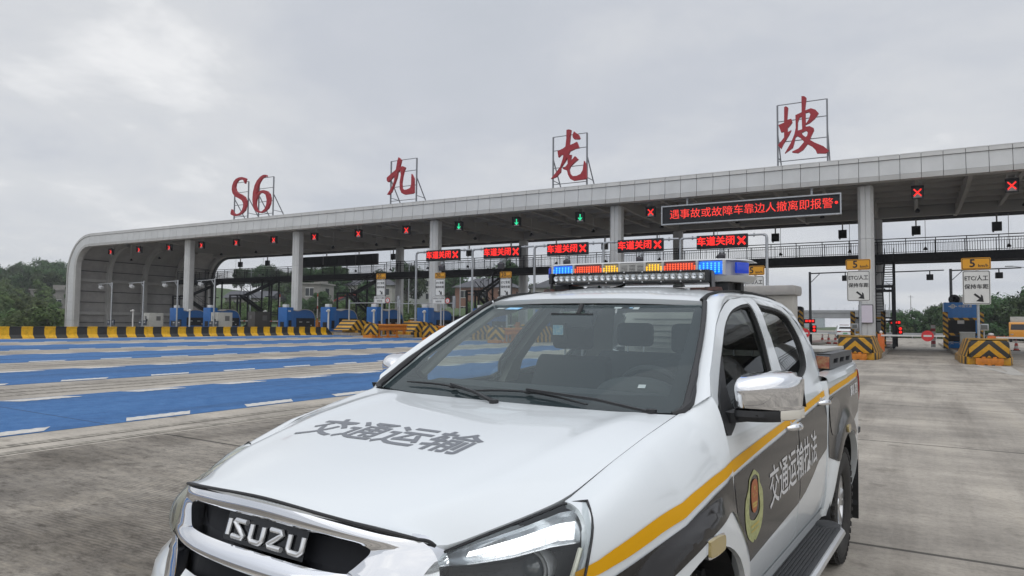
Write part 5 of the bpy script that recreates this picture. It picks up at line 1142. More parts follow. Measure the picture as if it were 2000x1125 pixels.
roofsign('6', 'red figure six standing on the canopy roof', -55.0, [[(0.21, 4.59), (0.3, 4.41), (0.01, 4.42), (-0.39, 4.27), (-0.72, 3.92), (-0.97, 3.42), (-1.14, 2.65), (-0.88, 2.93), (-0.48, 3.09), (-0.07, 3.1), (0.41, 2.96), (0.76, 2.65), (0.91, 2.22), (0.86, 1.7), (0.61, 1.25), (0.15, 0.96), (-0.39, 0.85), (-0.87, 0.94), (-1.29, 1.2), (-1.55, 1.7), (-1.65, 2.28), (-1.61, 2.99), (-1.39, 3.69), (-1.07, 4.14), (-0.6, 4.48), (-0.2, 4.62)]], {0: [[(-0.23, 2.85), (-0.6, 2.84), (-0.94, 2.6), (-1.13, 2.19), (-1.18, 1.77), (-1.02, 1.28), (-0.67, 1.04), (-0.26, 1.01), (0.14, 1.24), (0.36, 1.65), (0.39, 2.12), (0.22, 2.6)]]}, 0, 4.4, 0, posts=(-1.1, 0.95))
roofsign('jiu', 'red brush-written character between the figure six and the roof centre', -38.0, [[(-0.3, 4.49), (-0.01, 4.23), (-0.19, 3.59), (0.16, 3.67), (0.44, 3.53), (0.28, 3.22), (0.16, 2.8), (0.06, 2.2), (0.1, 1.76), (0.32, 1.59), (0.7, 1.6), (1.02, 1.7), (1.12, 2.01), (1.14, 2.9), (1.37, 2.51), (1.4, 1.26), (1.24, 1.19), (0.43, 1.17), (0.11, 1.33), (-0.09, 1.69), (-0.12, 2.3), (-0.01, 2.9), (-0.05, 3.25), (-0.18, 3.36), (-0.37, 3.2), (-0.47, 2.73), (-0.68, 2.27), (-0.89, 1.81), (-1.05, 1.51), (-1.33, 1.32), (-1.5, 1.33), (-0.95, 1.99), (-0.74, 2.49), (-0.67, 2.97), (-1.41, 2.42), (-1.55, 2.57), (-1.56, 2.83), (-0.76, 3.32), (-0.57, 3.44), (-0.42, 4.16)]], {}, 0, 4.3, 0, posts=(-1.35, 1.45))
roofsign('long', 'red brush-written character with a separate dot, over the roof centre', -22.2, [[(-0.09, 4.78), (0.09, 4.8), (0.27, 4.74), (0.2, 4.31), (0.13, 3.59), (0.49, 3.67), (0.75, 3.78), (0.9, 3.4), (0.95, 3.3), (0.59, 3.27), (0.18, 3.13), (0.05, 2.88), (0.31, 2.85), (0.23, 2.33), (0.62, 2.72), (0.86, 2.45), (0.55, 2.24), (0.23, 1.99), (0.13, 1.76), (0.19, 1.47), (0.4, 1.23), (0.76, 1.22), (1.07, 1.33), (1.25, 1.6), (1.35, 2.29), (1.49, 2.0), (1.56, 0.97), (1.43, 0.91), (0.5, 0.88), (0.24, 1.03), (0.05, 1.38), (-0.03, 1.7), (-0.34, 1.83), (-0.41, 1.9), (-0.19, 1.98), (0.02, 2.2), (-0.01, 2.74), (-0.19, 2.42), (-0.56, 1.97), (-0.58, 1.64), (-0.98, 1.29), (-1.38, 1.19), (-0.87, 1.72), (-0.61, 2.03), (-0.4, 2.59), (-0.32, 2.92), (-0.54, 2.94), (-0.75, 2.77), (-0.83, 3.27), (-0.35, 3.41), (-0.17, 3.53), (-0.1, 4.1)], [(0.53, 4.59), (0.9, 4.29), (1.01, 4.01), (0.9, 3.95), (0.54, 4.0), (0.42, 4.18), (0.42, 4.37)]], {}, 0, 4.45, 0, posts=(-1.35, 1.45))
roofsign('po', 'largest looking red brush-written character, above the long message board', -5.85, [[(-1.04, 4.24), (-0.93, 4.29), (-0.8, 4.18), (-0.87, 3.39), (-0.62, 3.43), (-0.56, 3.21), (-0.66, 3.06), (-0.84, 2.87), (-0.85, 2.59), (-0.63, 2.7), (-0.75, 2.43), (-1.11, 1.86), (-1.25, 1.57), (-1.44, 1.81), (-1.06, 2.28), (-1.06, 2.66), (-1.24, 2.64), (-1.4, 3.13), (-1.05, 3.24)], [(-0.0, 4.79), (0.16, 4.78), (0.29, 4.65), (0.2, 3.85), (0.55, 3.94), (0.81, 3.81), (0.99, 3.57), (0.76, 3.26), (0.46, 3.02), (0.22, 2.94), (0.22, 2.8), (0.46, 2.81), (0.69, 2.66), (0.71, 2.52), (0.58, 2.26), (0.45, 1.95), (0.74, 1.73), (1.24, 1.44), (1.55, 1.13), (1.36, 0.98), (0.86, 1.04), (0.78, 1.27), (0.57, 1.52), (0.32, 1.69), (0.06, 1.35), (-0.25, 1.18), (-0.59, 1.26), (-0.59, 1.31), (-0.2, 1.47), (0.13, 1.85), (-0.11, 2.16), (-0.28, 2.28), (-0.39, 2.2), (-0.48, 1.79), (-0.55, 1.56), (-1.03, 1.25), (-0.67, 1.86), (-0.45, 2.39), (-0.36, 2.8), (-0.37, 3.63), (-0.0, 3.76)]], {1: [[(0.0, 3.5), (-0.14, 3.45), (-0.23, 3.16), (-0.25, 2.61), (0.02, 2.67)], [(0.23, 3.7), (0.42, 3.72), (0.52, 3.57), (0.42, 3.26), (0.25, 3.0), (0.23, 3.1)], [(-0.02, 2.45), (0.24, 2.56), (0.35, 2.43), (0.3, 2.2), (0.21, 2.15), (0.07, 2.28)]]}, 0, 4.5, 0, posts=(-1.5, 1.45))
# ------------------------------------------------------------------ footbridge and stair towers
fb_ = thing('footbridge', 'long dark footbridge with barred railing crossing behind the toll columns', 'footbridge', (0, 59, 6.42))
MB().box((-20.5, 0, .22), (127, 1.9, .44)).box((-20.5, -.98, .22), (127, .06, .62)).box((-20.5, .98, .22), (127, .06, .62)).build('deck_beam', m_blk, fb_)
for y in (-.92, .92):
    rl = MB(); rl.box((-20.5, y, 1.62), (127, .06, .06)).box((-20.5, y, 1.42), (127, .035, .035)).box((-20.5, y, .62), (127, .035, .035))
    for x in np.arange(-84, 43, .155): rl.box((x, y, 1.02), (.020, .020, .8))
    for x in np.arange(-84, 43, 1.86): rl.box((x, y, 1.05), (.055, .055, 1.2))
    rl.build('railing', m_blk, fb_)
def stair(X, lab):
    z0 = gz(X)+.2; t = thing('stair_tower', lab, 'stair tower', (X, 0, z0), 0, 'black steel stair towers under the footbridge'); H = 6.42-z0
    P = MB()
    for y in (52.2, 53.6, 56.6, 58.0):
        for s in (-.62, .62): P.box((s, y, (H if y > 54 else H*.66)/2), (.14, .14, H if y > 54 else H*.66))
    for y in (57.3,): P.box((0, y, H*.33), (1.4, 1.4, .10)).box((0, y, H*.66+.0), (.1, 1.4, .10))
    P.box((0, 52.9, H*.66), (1.4, 1.5, .12)).box((0, 52.9, H*.66-.3), (1.4, 1.5, .10)).box((0, 57.3, H*.33-.25), (1.4, 1.5, .10))
    P.bar((.6, 53.6, .1), (.6, 56.6, H*.3), .05).bar((-.6, 56.6, H*.3), (-.6, 53.6, H*.62), .05)
    P.build('steel_frame', m_blk, t)
    F = MB()
    for (ya, za, yb, zb, sx) in ((58.0, H, 53.5, H*.66, .32), (53.5, H*.66, 56.7, H*.33, -.32), (56.7, H*.33, 53.3, 0, .32)):
        for s in (-.28, .28): F.bar((sx+s, ya, za), (sx+s, yb, zb), .04, .22); F.bar((sx+s, ya, za+.95), (sx+s, yb, zb+.95), .04)
        n = 11
        for i in range(n+1):
            q = i/n; F.box((sx, lerp(ya, yb, q), lerp(za, zb, q)+.02), (.56, .26, .03))
            if i % 2 == 0:
                for s in (-.28, .28): F.bar((sx+s, lerp(ya, yb, q), lerp(za, zb, q)), (sx+s, lerp(ya, yb, q), lerp(za, zb, q)+.95), .025)
    F.build('stair_flight', m_blk, t); return t
stair(isl(0)+.55, 'narrow black stair tower right of the white 5 km/h sign')
stair(isl(6), 'black stair tower behind the brick house column gap')['label'] = 'black stair tower partly behind the rightmost 20 km/h sign'
stair(isl(9)+.3, 'black stair tower behind the leftmost 20 km/h lane sign')
stair(isl(12), 'black zigzag stair tower left of the second grey column')
stair(isl(14)+.4, 'black stair tower standing against the curved end wall')
# ------------------------------------------------------------------ small blue self-service booths on the left lanes
def booth():
    t = thing('toll_booth', 'x', 'toll booth', (0, 0, 0), 0, 'blue self-service toll booths')
    MB().prism([(44.9, .0), (44.9, 2.12), (45.7, 2.12), (45.7, 0)], lambda a, b: (-.55, a, b), lambda a, b: (.55, a, b)).build('front_pylon', m_blue2, t, bevel=.03)
    cab = smooth_poly([(45.72, 1.85), (46.3, 1.80), (46.9, 1.93), (47.6, 1.90), (48.1, 1.70), (48.4, 1.2), (48.5, .4)], 4, False)
    MB().prism([(45.72, 0)]+cab+[(48.5, 0)], lambda a, b: (-.5, a, b), lambda a, b: (.5, a, b)).build('cabin', m_blue2, t)
    ru = [(a, b+.06) for a, b in cab[:22]]
    B = MB(); B.grid([[(s, a, b) for a, b in ru] for s in (-.56, .56)]); B.grid([[(s, a, b-.07) for a, b in ru] for s in (-.56, .56)]); B.grid([[(.56, a, b) for a, b in ru], [(.56, a, b-.07) for a, b in ru]]); B.build('roof_trim', mat('grey_trim', (.34, .33, .32), .5), t)
    for c_, d_ in (((.51, 47.2, .75), (.05, 2.2, .82)), ((-.51, 47.2, .75), (.05, 2.2, .82)), ((0, 44.88, .55), (.45, .04, .5)), ((.56, 45.3, .6), (.03, .35, .7))): MB().box(c_, d_).build('dark_panel', m_scr, t)
    MB().box((.545, 46.6, .80), (.01, .36, .05)).box((.545, 47.5, .80), (.01, .36, .05)).box((.545, 47.9, .5), (.01, .12, .08)).build('panel_label', m_wht, t)
    MB().box((0, 45.3, 2.26), (.5, .35, .26)).build('air_unit', m_wht, t, bevel=.02)
    return t
bl_ = {11: 'blue booth behind the yellow and black barrier, beside the leftmost stair tower', 12: 'blue booth partly hidden behind the leftmost front column', 9: 'blue booth just right of the second grey column', 8: 'blue booth right of the end of the yellow and black barrier', 7: 'blue booth under the leftmost 20 km/h sign', 6: 'blue booth split by the grey column under the middle 20 km/h sign', 5: 'blue booth beside the pickup windscreen edge', 4: 'blue booth hidden behind the pickup roof'}
src = None
for k, lab in bl_.items():
    o = booth() if src is None else copy_tree(src); src = src or o; o.location = (isl(k), 0, gz(isl(k))+.2); o['label'] = lab
# lane gate: orange machine with a striped arm across the lane
def gate():
    t = thing('barrier_gate', 'x', 'barrier gate', (0, 0, 0), 0, 'orange barrier gates with striped arms')
    MB().box((0, 0, .5), (.36, .30, 1.0)).build('gate_machine', m_or, t, bevel=.02); MB().box((0, .05, 1.06), (.30, .26, .14)).build('gate_head', m_or, t, bevel=.02)
    MB().box((-1.75, -.17, .86), (3.2, .05, .08)).build('gate_arm', m_gate, t); return t
src = None
for k in [14, 13, 12, 11, 10, 9, 8, 7, 6, 5, 4]:
    o = gate() if src is None else copy_tree(src); src = src or o; o.location = (isl(k)+.35, 50.4, gz(isl(k))+.2); o['label'] = 'orange barrier gate with red and white arm, %s island from the curved end wall' % fromwall(k)
def disc(par, x, z, y, r=.30):
    d = MB().lathe([(0, 0), (r, 0), (r, .025), (0, .025)], (x, y, z), (0, 1, 0), 28).build('no_entry_disc', mat('red_sign_face', (.58, .03, .035), .45), par); MB().box((x, y-.004, z), (r*1.3, .006, r*.33)).build('white_bar', m_wht, d); return d
def rgate(X, Y, L, lab, dx, s=1):
    t = thing('barrier_gate', lab, 'barrier gate', (X, Y, gz(X)+.2), 0, 'orange barrier gates with white arms')
    MB().box((0, 0, .5), (.34, .34, 1.0)).build('gate_machine', mat('orange_red_paint', (.62, .14, .02), .5), t, bevel=.02); MB().ell((0, 0, 1.10), (.09, .09, .09)).cyl((0, 0, 1.0), (0, 0, 1.05), .05, n=10).build('white_lamp', m_wht, t, smooth=True)
    MB().box((s*L/2, -.2, .92), (L, .05, .09)).build('gate_arm', m_wht, t); disc(t, dx, .92 if s > 0 else .92, -.25); return t
rgate(-1.55, 45.2, 3.1, 'orange-red gate with white arm and no entry disc, in front of the open right lane', 2.28)
rgate(-6.3, 46.0, 1.9, 'white gate arm and no entry disc seen just right of the pickup cab', .62)
rgate(4.0, 45.6, 3.4, 'orange-red gate with white arm at the right picture edge', 6.0) if False else None
g3_ = thing('barrier_gate', 'orange gate with plain white arm behind the crash nose at right', 'barrier gate', (3.65, 45.2, gz(3.6)+.2)); MB().box((0, 0, .5), (.34, .34, 1.0)).box((.55, -.1, .92), (.9, .08, .12)).build('gate_machine', mat('orange_red_paint', (.62, .14, .02), .5), g3_, bevel=.02); MB().box((2.2, -.2, .92), (4.0, .05, .09)).build('gate_arm', m_wht, g3_); MB().ell((0, 0, 1.08), (.14, .14, .08)).build('white_lamp', m_wht, g3_, smooth=True)
lg = thing('barrier_gate', 'orange gate with white double arm and no entry disc before the ETC booths', 'barrier gate', (isl(7)+.5, 49.5, gz(-38)+.2)); MB().box((0, 0, .55), (.3, .3, 1.1)).build('gate_machine', m_or, lg, bevel=.02); MB().box((2.3, -.2, 1.22), (4.4, .05, .07)).box((2.0, -.2, .98), (3.8, .05, .07)).build('gate_arm', m_wht, lg); disc(lg, 3.0, 1.1, -.26, .32)
lg2 = thing('barrier_gate', 'white gate arm and no entry disc seen through the windscreen', 'barrier gate', (isl(4)+.6, 48, gz(-22)+.2)); MB().box((0, 0, .55), (.3, .3, 1.1)).build('gate_machine', m_or, lg2, bevel=.02); MB().box((1.8, -.2, 1.05), (3.4, .05, .07)).build('gate_arm', m_wht, lg2); disc(lg2, .6, 1.05, -.26, .32)
# height limit frames
def limit(k, lab):
    X = isl(k); z = gz(X); t = thing('height_limit_frame', lab, 'height limit frame', (X, 43.3, z), 0, 'grey height limit frames over the narrow lanes'); B = MB()
    for x in (-1.0, 3.2, 4.1): B.cyl((x, 0, 0), (x, 0, 2.9), .07 if x < 0 else .05, n=10)
    B.cyl((-1.0, 0, 2.6), (4.1, 0, 2.6), .035, n=8); B.build('pipe_frame', m_galv, t, smooth=True); MB().box((4.1, .05, 2.7), (.22, .12, .9)).build('light_box', m_galv, t)
limit(7, 'grey pipe height limit frame left of the middle 20 km/h sign'); limit(6, 'grey pipe height limit frame right of the middle 20 km/h sign')
# camera poles
def campole():
    t = thing('camera_pole', 'x', 'camera pole', (0, 0, 0), 0, 'slim camera poles with a side arm'); MB().cyl((0, 0, .1), (0, 0, 4.85), .075, .06, n=12).build('pole', m_galv, t, smooth=True)
    MB().cyl((0, 0, 4.75), (-2.5, 0, 4.68), .04, .03, n=8).bar((0, 0, 4.2), (-.45, 0, 4.72), .05).build('side_arm', m_galv, t); MB().box((-1.95, 0, 4.36), (.45, .28, .26), rot=Matrix.Rotation(R(20), 3, 'Y')).cyl((-1.9, 0, 4.45), (-1.9, 0, 4.7), .03, n=8).build('camera_box', mat('light_grey_box', (.40, .41, .42), .5), t, bevel=.02)
    MB().box((-.35, .0, .75), (.42, .1, .5)).box((.40, .0, .78), (.42, .1, .5)).build('display_panel', mat('navy_panel', (.03, .04, .06), .4), t); MB().box((-.35, -.055, .82), (.24, .01, .05)).box((.40, -.055, .84), (.24, .01, .05)).build('panel_label', m_wht, t); return t
src = None
for k in (13, 12, 11, 10):
    o = campole() if src is None else copy_tree(src); src = src or o; o.location = (isl(k)+.4, 41.4, gz(isl(k))); o['label'] = {13: 'leftmost of the four thin camera poles before the curved wall', 12: 'second thin camera pole from the left before the curved wall', 11: 'third thin camera pole, just left of the first grey column', 10: 'rightmost of the four thin camera poles, right of the first column'}[k]
def campole2(X, Y, H, L, lab, lx):
    t = thing('camera_pole', lab, 'camera pole', (X, Y, gz(X)), 0, 'dark camera poles beyond the right lanes'); MB().cyl((0, 0, 0), (0, 0, H), .11, .09, n=12).build('pole', mat('dark_galvanised', (.16, .17, .18), .5, .5), t, smooth=True)
    MB().cyl((0, 0, H-.12), (L, 0, H-.05), .05, .04, n=8).bar((0, 0, H-.9), (.75, 0, H-.12), .05).build('side_arm', mat('dark_galvanised', (.16, .17, .18)), t); MB().box((lx, 0, H-.55), (.44, .4, .42)).cyl((lx, 0, H-.4), (lx, 0, H-.05), .04, n=8).build('camera_box', m_scr, t, bevel=.03)
campole2(-7.0, 60, 5.85, 4.6, 'dark camera pole right of the pickup cab, arm towards the white sign', 2.55); campole2(-2.9, 60.2, 5.85, 5.0, 'dark camera pole behind the grey column, arm over the open lane', 4.1); campole2(2.5, 60, 5.9, 4.2, 'dark camera pole behind the blue booth at right', 2.9)
# dome camera posts and cabinets behind the barrier
def campost():
    t = thing('camera_post', 'x', 'camera post', (0, 0, 0), 0, 'short white camera posts'); MB().cyl((0, 0, 0), (0, 0, 1.75), .07, n=12).build('post', m_wht, t, smooth=True); MB().ell((0, 0, 1.82), (.14, .14, .11)).box((.1, -.18, 1.78), (.14, .3, .12)).build('dome_camera', m_wht, t, smooth=True); return t
src = None
for k, x_, y_ in ((13, 1.2, 43.2), (11, .6, 42.6), (10, .4, 47.2), (9, .4, 45.4), (8, .5, 44.8), (7, .5, 44.6), (6, .2, 44.9)):
    o = campost() if src is None else copy_tree(src); src = src or o; o.location = (isl(k)+x_, y_, gz(isl(k))+.2); o['label'] = 'short white camera post on the %s island from the curved end wall' % fromwall(k)
def cabinet(X, Y, w, d, h, lab, m, fan=True):
    t = thing('control_cabinet', lab, 'cabinet', (X, Y, gz(X)+.2)); MB().box((0, 0, h/2), (w, d, h)).build('cabinet_body', m, t, bevel=.02); B = MB()
    MB().box((w/2+.004, d*.15, h*.66), (.02, d*.3, h*.28)).build('vent_panel', mat('vent_grey', (.12, .12, .12), .6), t); MB().box((-.1, -d/2-.004, h*.7), (.3*w, .02, h*.2)).build('vent_panel', mat('vent_grey', (.12, .12, .12), .6), t)
    if fan: MB().lathe([(0, 0), (.13, 0), (.13, .08)], (w*.1, -d/2-.06, h*.55), (0, 1, 0), 14).build('fan', m_scr, t)
m_cab = mat('cream_enamel', (.44, .44, .41), .5, col2=(.38, .38, .35), scale=3); m_cabd = mat('dark_grey_enamel', (.055, .052, .048), .5)
cabinet(isl(12)+.3, 42.6, .9, 1.5, 1.55, 'cream control cabinet before the second wall bay, behind the barrier', m_cab); cabinet(isl(10)+.2, 42.4, .9, 1.6, 1.6, 'cream control cabinet right of the rightmost camera pole', m_cab); cabinet(isl(10)+.2, 46.6, 1.0, 1.8, 1.75, 'dark grey cabinet behind the barrier before the green bank', m_cabd, False)
cabinet(isl(6)+2.0-1.3, 49.0, .8, 1.6, 1.5, 'black cabinet right of the column under the middle 20 km/h sign', m_scr, False)
for k, lab in ((10, 'raised red and white gate rod before the green bank'), (9, 'raised red and white gate rod beside the zigzag stair')):
    t = thing('gate_rod', lab, 'gate rod', (isl(k)-1.0, 50.2, gz(-40)+.2)); MB().box((0, 0, 2.0), (.09, .06, 3.2)).build('raised_arm', stripes('rod_stripes', (0, 0, 1), 1.2, .75, c1=(.6, .58, .55), c2=(.42, .06, .03)), t); MB().box((0, .1, .5), (.36, .3, 1.0)).build('gate_machine', m_or, t)
# ------------------------------------------------------------------ right-hand islands: booth, machines, striped posts
def rset(X, Y, lab, w, booth_, labp):
    z = gz(X)+.2
    for s in (-1, 1):
        t = thing('guard_post', labp[0 if s < 0 else 1], 'guard post', (X+s*w, Y-1.2, z), 0, 'yellow and black guard posts beside the machines'); MB().box((0, 0, 1.25), (.30, .26, 2.5)).build('striped_post', m_post, t, bevel=.02)
    b = thing('guard_rail_bar' if False else 'guard_bar', 'two yellow and black bars across '+lab, 'guard bar', (X, Y-1.2, z)); 
    for q in (2.02, .98): MB().box((0, .02, q), (2*w-.3, .12, .16)).build('striped_bar', m_hbar, b)
rset(3.0, 57.5, 'the front of the blue booth at right', 1.02, True, ('yellow and black post at the left of the blue booth', 'yellow and black post at the right of the blue booth'))
rset(-2.75, 57.5, 'the black machine right of the near column', .98, False, ('yellow and black post left of the grey column with the paper notice', 'yellow and black post right of the black stair tower'))
rset(-8.1, 57.5, 'the black machine right of the pickup cab', .9, False, ('yellow and black post beside the pickup rear window', 'yellow and black post behind the black machine near the pickup'))
bt = thing('toll_booth', 'tall blue toll booth with dark window band at right', 'toll booth', (2.95, 58.0, gz(3)+.2))
MB().prism([(-.98, 0), (-.98, 3.2), (.92, 3.2), (.98, 2.4), (1.02, 0)], lambda a, b: (a, 0, b), lambda a, b: (a, 2.6, b)).build('cabin', mat('shade_offset_blue', (.015, .20, .58), .4, col2=(.015, .16, .50), scale=4), bt, bevel=.03)  # booth blue lightened in colour to offset the canopy shade
MB().box((0, -.03, 1.42), (1.70, .08, 1.12)).box((0, -.03, .66), (1.70, .08, .36)).build('window_band', m_scr, bt); MB().box((0, -.085, 1.82), (.40, .02, .24)).build('paper_notice', m_wht, bt)
lettering(bt, '中国交通', .20, .28, 2.92, y=-.004, m=m_wht, bold=.02); lettering(bt, '中交一公局集团', .25, -.05, .36, y=-.004, m=m_wht, bold=.02)
em_ = MB().lathe([(.10, 0), (.15, 0), (.15, .01), (.10, .01)], (-.45, -.004, 2.92), (0, 1, 0), 12); em_.box((-.45, -.006, 2.92), (.5, .008, .05)).box((-.45, -.006, 2.92), (.05, .008, .30)); em_.build('company_emblem', m_wht, bt)
MB().lathe([(0, 0), (.34, 0), (.34, .5)], (-.35, .2, 3.42), (0, 1, 0), 20).build('fan_housing', m_scr, bt); MB().box((.15, .5, 3.38), (1.2, .6, .42)).build('air_unit', m_cab, bt, bevel=.03)
for (x, y, lab) in ((-2.75, 57.6, 'tall black ticket machine right of the near grey column'), (-7.75, 57.8, 'tall black ticket machine just right of the pickup cab')):
    t = thing('ticket_machine', lab, 'ticket machine', (x, y, gz(x)+.2)); MB().prism(rrect(.95, 2.85, .18), lambda a, b: (a, 0, b+1.43), lambda a, b: (a, .7, b+1.43)).build('machine_body', m_scr, t); MB().box((0, -.006, 2.52), (.5, .01, .12)).build('name_plate', m_wht, t)
    for q in (.75, 1.1, 1.45): MB().box((0, -.006, q), (.16, .01, .14)).build('button', mat('blue_white_button', (.35, .42, .55), .4, emit=(.4, .5, .7), estr=.4), t)
nb = thing('notice_board', 'blank white paper notice on the grey column beside the sign', 'notice board', (-2.35, 46.05, 2.35)); MB().prism(rrect(.78, 1.1, .03), lambda a, b: (a, 0, b), lambda a, b: (a, .04, b)).build('board_frame', m_scr, nb); MB().box((0, -.004, 0), (.70, .006, 1.02)).build('paper', mat('lilac_paper', (.62, .58, .66), .7), nb)
for (X, Y, lab) in ((-2.85, 44.5, 'small grey display box on the post left of the grey column'), (2.86, 38.6, 'small grey framed display on the sign post at right')):
    t = thing('display_box', lab, 'display box', (X, Y, 1.62)); MB().box((0, 0, 0), (.34, .14, .30)).build('display_frame', m_galv, t, bevel=.01); MB().box((0, -.075, 0), (.25, .01, .21)).build('screen', mat('grey_screen', (.10, .11, .11), .5), t); MB().cyl((0, .1, -1.4), (0, .1, .1), .03, n=8).build('post', m_galv, t)
for (X, Y, lab) in ((-6.55, 56.5, 'red lit signal on the island right of the pickup cab'), (-.95, 57.2, 'red lit signal right of the striped post by the stair')):
    t = thing('traffic_light', lab, 'traffic light', (X, Y, gz(X)+.2)); MB().cyl((0, 0, 0), (0, 0, 1.5), .06, n=10).build('post', m_scr, t); MB().box((-.1, 0, 1.72), (.75, .2, .32)).box((.22, .0, 1.15), (.3, .2, .55)).build('housing', m_scr, t, bevel=.02)
    MB().box((-.3, -.11, 1.74), (.16, .01, .16)).box((-.08, -.11, 1.74), (.16, .01, .16)).box((.14, -.11, 1.74), (.16, .01, .16)).ell((.22, -.11, 1.30), (.10, .02, .10)).ell((.22, -.11, 1.05), (.10, .02, .10)).build('red_lamp', m_red, t)
wp_ = thing('utility_box', 'low white box on the island before the blue booth', 'utility box', (3.2, 55.9, gz(3)+.2)); MB().box((0, 0, .55), (.85, .5, 1.1)).build('box_body', m_cab, wp_, bevel=.02); MB().box((0, -.02, 1.12), (.9, .56, .06)).build('box_lid', m_wht, wp_)
wb = thing('red_white_marker', 'red and white striped board left of the blue booth', 'marker board', (1.3, 58.6, gz(1)+.2)); MB().box((0, 0, .8), (.28, .1, 1.6)).build('striped_board', stripes('red_white_stripes', (0, 0, 1), .45, .5, c1=(.6, .58, .57), c2=(.35, .03, .04)), wb)
def cone():
    t = thing('traffic_cone', 'x', 'traffic cone', (0, 0, 0), 0, 'red and white traffic cones across the far lanes'); MB().lathe([(.16, .03), (.03, .72), (.03, .74), (0, .74)], (0, 0, 0), (0, 0, 1), 14).build('cone_body', stripes('cone_stripes', (0, 0, 1), .34, .5, c1=(.50, .06, .04), c2=(.55, .53, .50), phase=.02), t, smooth=True); MB().box((0, 0, .02), (.40, .40, .05)).build('cone_base', m_scr, t); return t
src = None; CN = [(-6.9, 67.3), (-6.45, 67.9), (-5.95, 68.4), (-5.5, 68.9), (-5.0, 69.4), (6.0, 62.3), (6.6, 63.0), (7.9, 90), (8.9, 95)]
cl_ = ['leftmost cone of the row near the pickup box', 'second cone from the left near the pickup box', 'middle cone of the row before the white car', 'fourth cone of the row before the white car', 'rightmost cone of the row before the white car', 'nearer left cone beyond the right crash nose', 'nearer right cone beyond the right crash nose', 'farther left cone before the orange truck', 'farther right cone before the orange truck']
for (x, y), lab in zip(CN, cl_):
    o = cone() if src is None else copy_tree(src); src = src or o; o.location = (x, y, gz(x)); o['label'] = lab; o.scale = (1.15,)*3
# ------------------------------------------------------------------ vehicles beyond the gates
def simple_wheel(par, x, y, z, r, w, s):
    t = MB().lathe([(r*.62, -w/2), (r*.95, -w/2), (r, -w*.35), (r, w*.35), (r*.95, w/2), (r*.62, w/2)], (x, y, z), (1, 0, 0), 20).build('tyre', M['tyre'], par, smooth=True); MB().lathe([(0, w*.4*s), (r*.3, w*.42*s), (r*.62, w*.46*s), (r*.62, 0)], (x, y, z), (1, 0, 0), 16).build('rim', M['satin'], t, smooth=True)
su = thing('parked_car', 'white sport utility car seen from behind, beyond the closed gate', 'car', (-7.35, 97.6, gz(-7)), R(8))
body = [(-.0, .35), (-.05, .75), (.02, 1.02), (.18, 1.10), (.42, 1.58), (.7, 1.68), (2.2, 1.70), (2.9, 1.55), (3.6, 1.08), (4.5, .95), (4.6, .55), (4.5, .32)]
B = MB(); B.grid([[(x*(1-.17*max(0, (b-1.05)/.65)), a, b) for a, b in body] for x in (-.95, -.90, 0, .90, .95)]); B.add([(-.95*(1-.17*max(0, (b-1.05)/.65)), a, b) for a, b in body], [tuple(range(len(body)))]); B.add([(.95*(1-.17*max(0, (b-1.05)/.65)), a, b) for a, b in body], [tuple(range(len(body)))]); B.build('body', M['white'], su, smooth=True, sharp=30)
MB().add([(-.72, .205, 1.14), (.72, .205, 1.14), (.62, .39, 1.54), (-.62, .39, 1.54)], [(0, 1, 2, 3)]).build('rear_window', M['gloss'], su); MB().box((-.72, -.03, .95), (.42, .1, .14)).box((.72, -.03, .95), (.42, .1, .14)).box((0, -.02, .97), (1.2, .06, .05)).build('tail_lamp', mat('red_lens', (.30, .02, .015)), su); MB().box((0, -.06, .72), (.5, .03, .15)).build('number_plate', mat('green_plate', (.10, .35, .18), .5), su); MB().box((0, 0, .42), (1.86, .12, .22)).build('rear_bumper', M['blackp'], su); MB().box((0, 1.4, 1.76), (1.1, .25, .08)).build('roof_light_bar', mat('maroon_bar', (.15, .03, .03), .4), su)
for s in (-1, 1):
    for y in (.85, 3.65): simple_wheel(su, s*.82, y, .34, .34, .22, s)
tk = thing('parked_truck', 'orange maintenance truck with raised grey load at the right edge', 'truck', (11.2, 103, gz(11)), R(-6))
MB().prism([(0, .55), (-.06, 1.0), (0, 1.42), (.22, 2.30), (.35, 2.42), (1.5, 2.42), (1.5, .55)], lambda a, b: (-1.08, a, b), lambda a, b: (1.08, a, b)).build('cab', mat('truck_orange', (.62, .26, .01), .35, coat=.4), tk, bevel=.04)
MB().add([(-.92, .015, 1.5), (.92, .015, 1.5), (.86, .19, 2.18), (-.86, .19, 2.18)], [(0, 1, 2, 3)]).build('windscreen', M['gloss'], tk); MB().box((0, -.06, .72), (2.1, .12, .3)).build('front_bumper', mat('truck_orange', (.62, .26, .01)), tk); MB().box((-.8, -.1, .95), (.3, .06, .18)).box((.8, -.1, .95), (.3, .06, .18)).build('headlight', M['chrome'], tk); MB().box((0, 3.6, 1.5), (2.1, 4.0, 1.7)).build('load_box', mat('grey_lid', (.34, .32, .30)), tk); MB().box((0, 2.2, 2.75), (1.9, 1.2, .7)).box((0, 1.0, 2.62), (1.7, .4, .4)).build('equipment', m_cab, tk, bevel=.04); MB().box((0, 2.4, .6), (1.9, 5, .3)).build('chassis', m_blk, tk)
for s in (-1, 1):
    for y in (.9, 4.3): simple_wheel(tk, s*.92, y, .45, .45, .28, s)
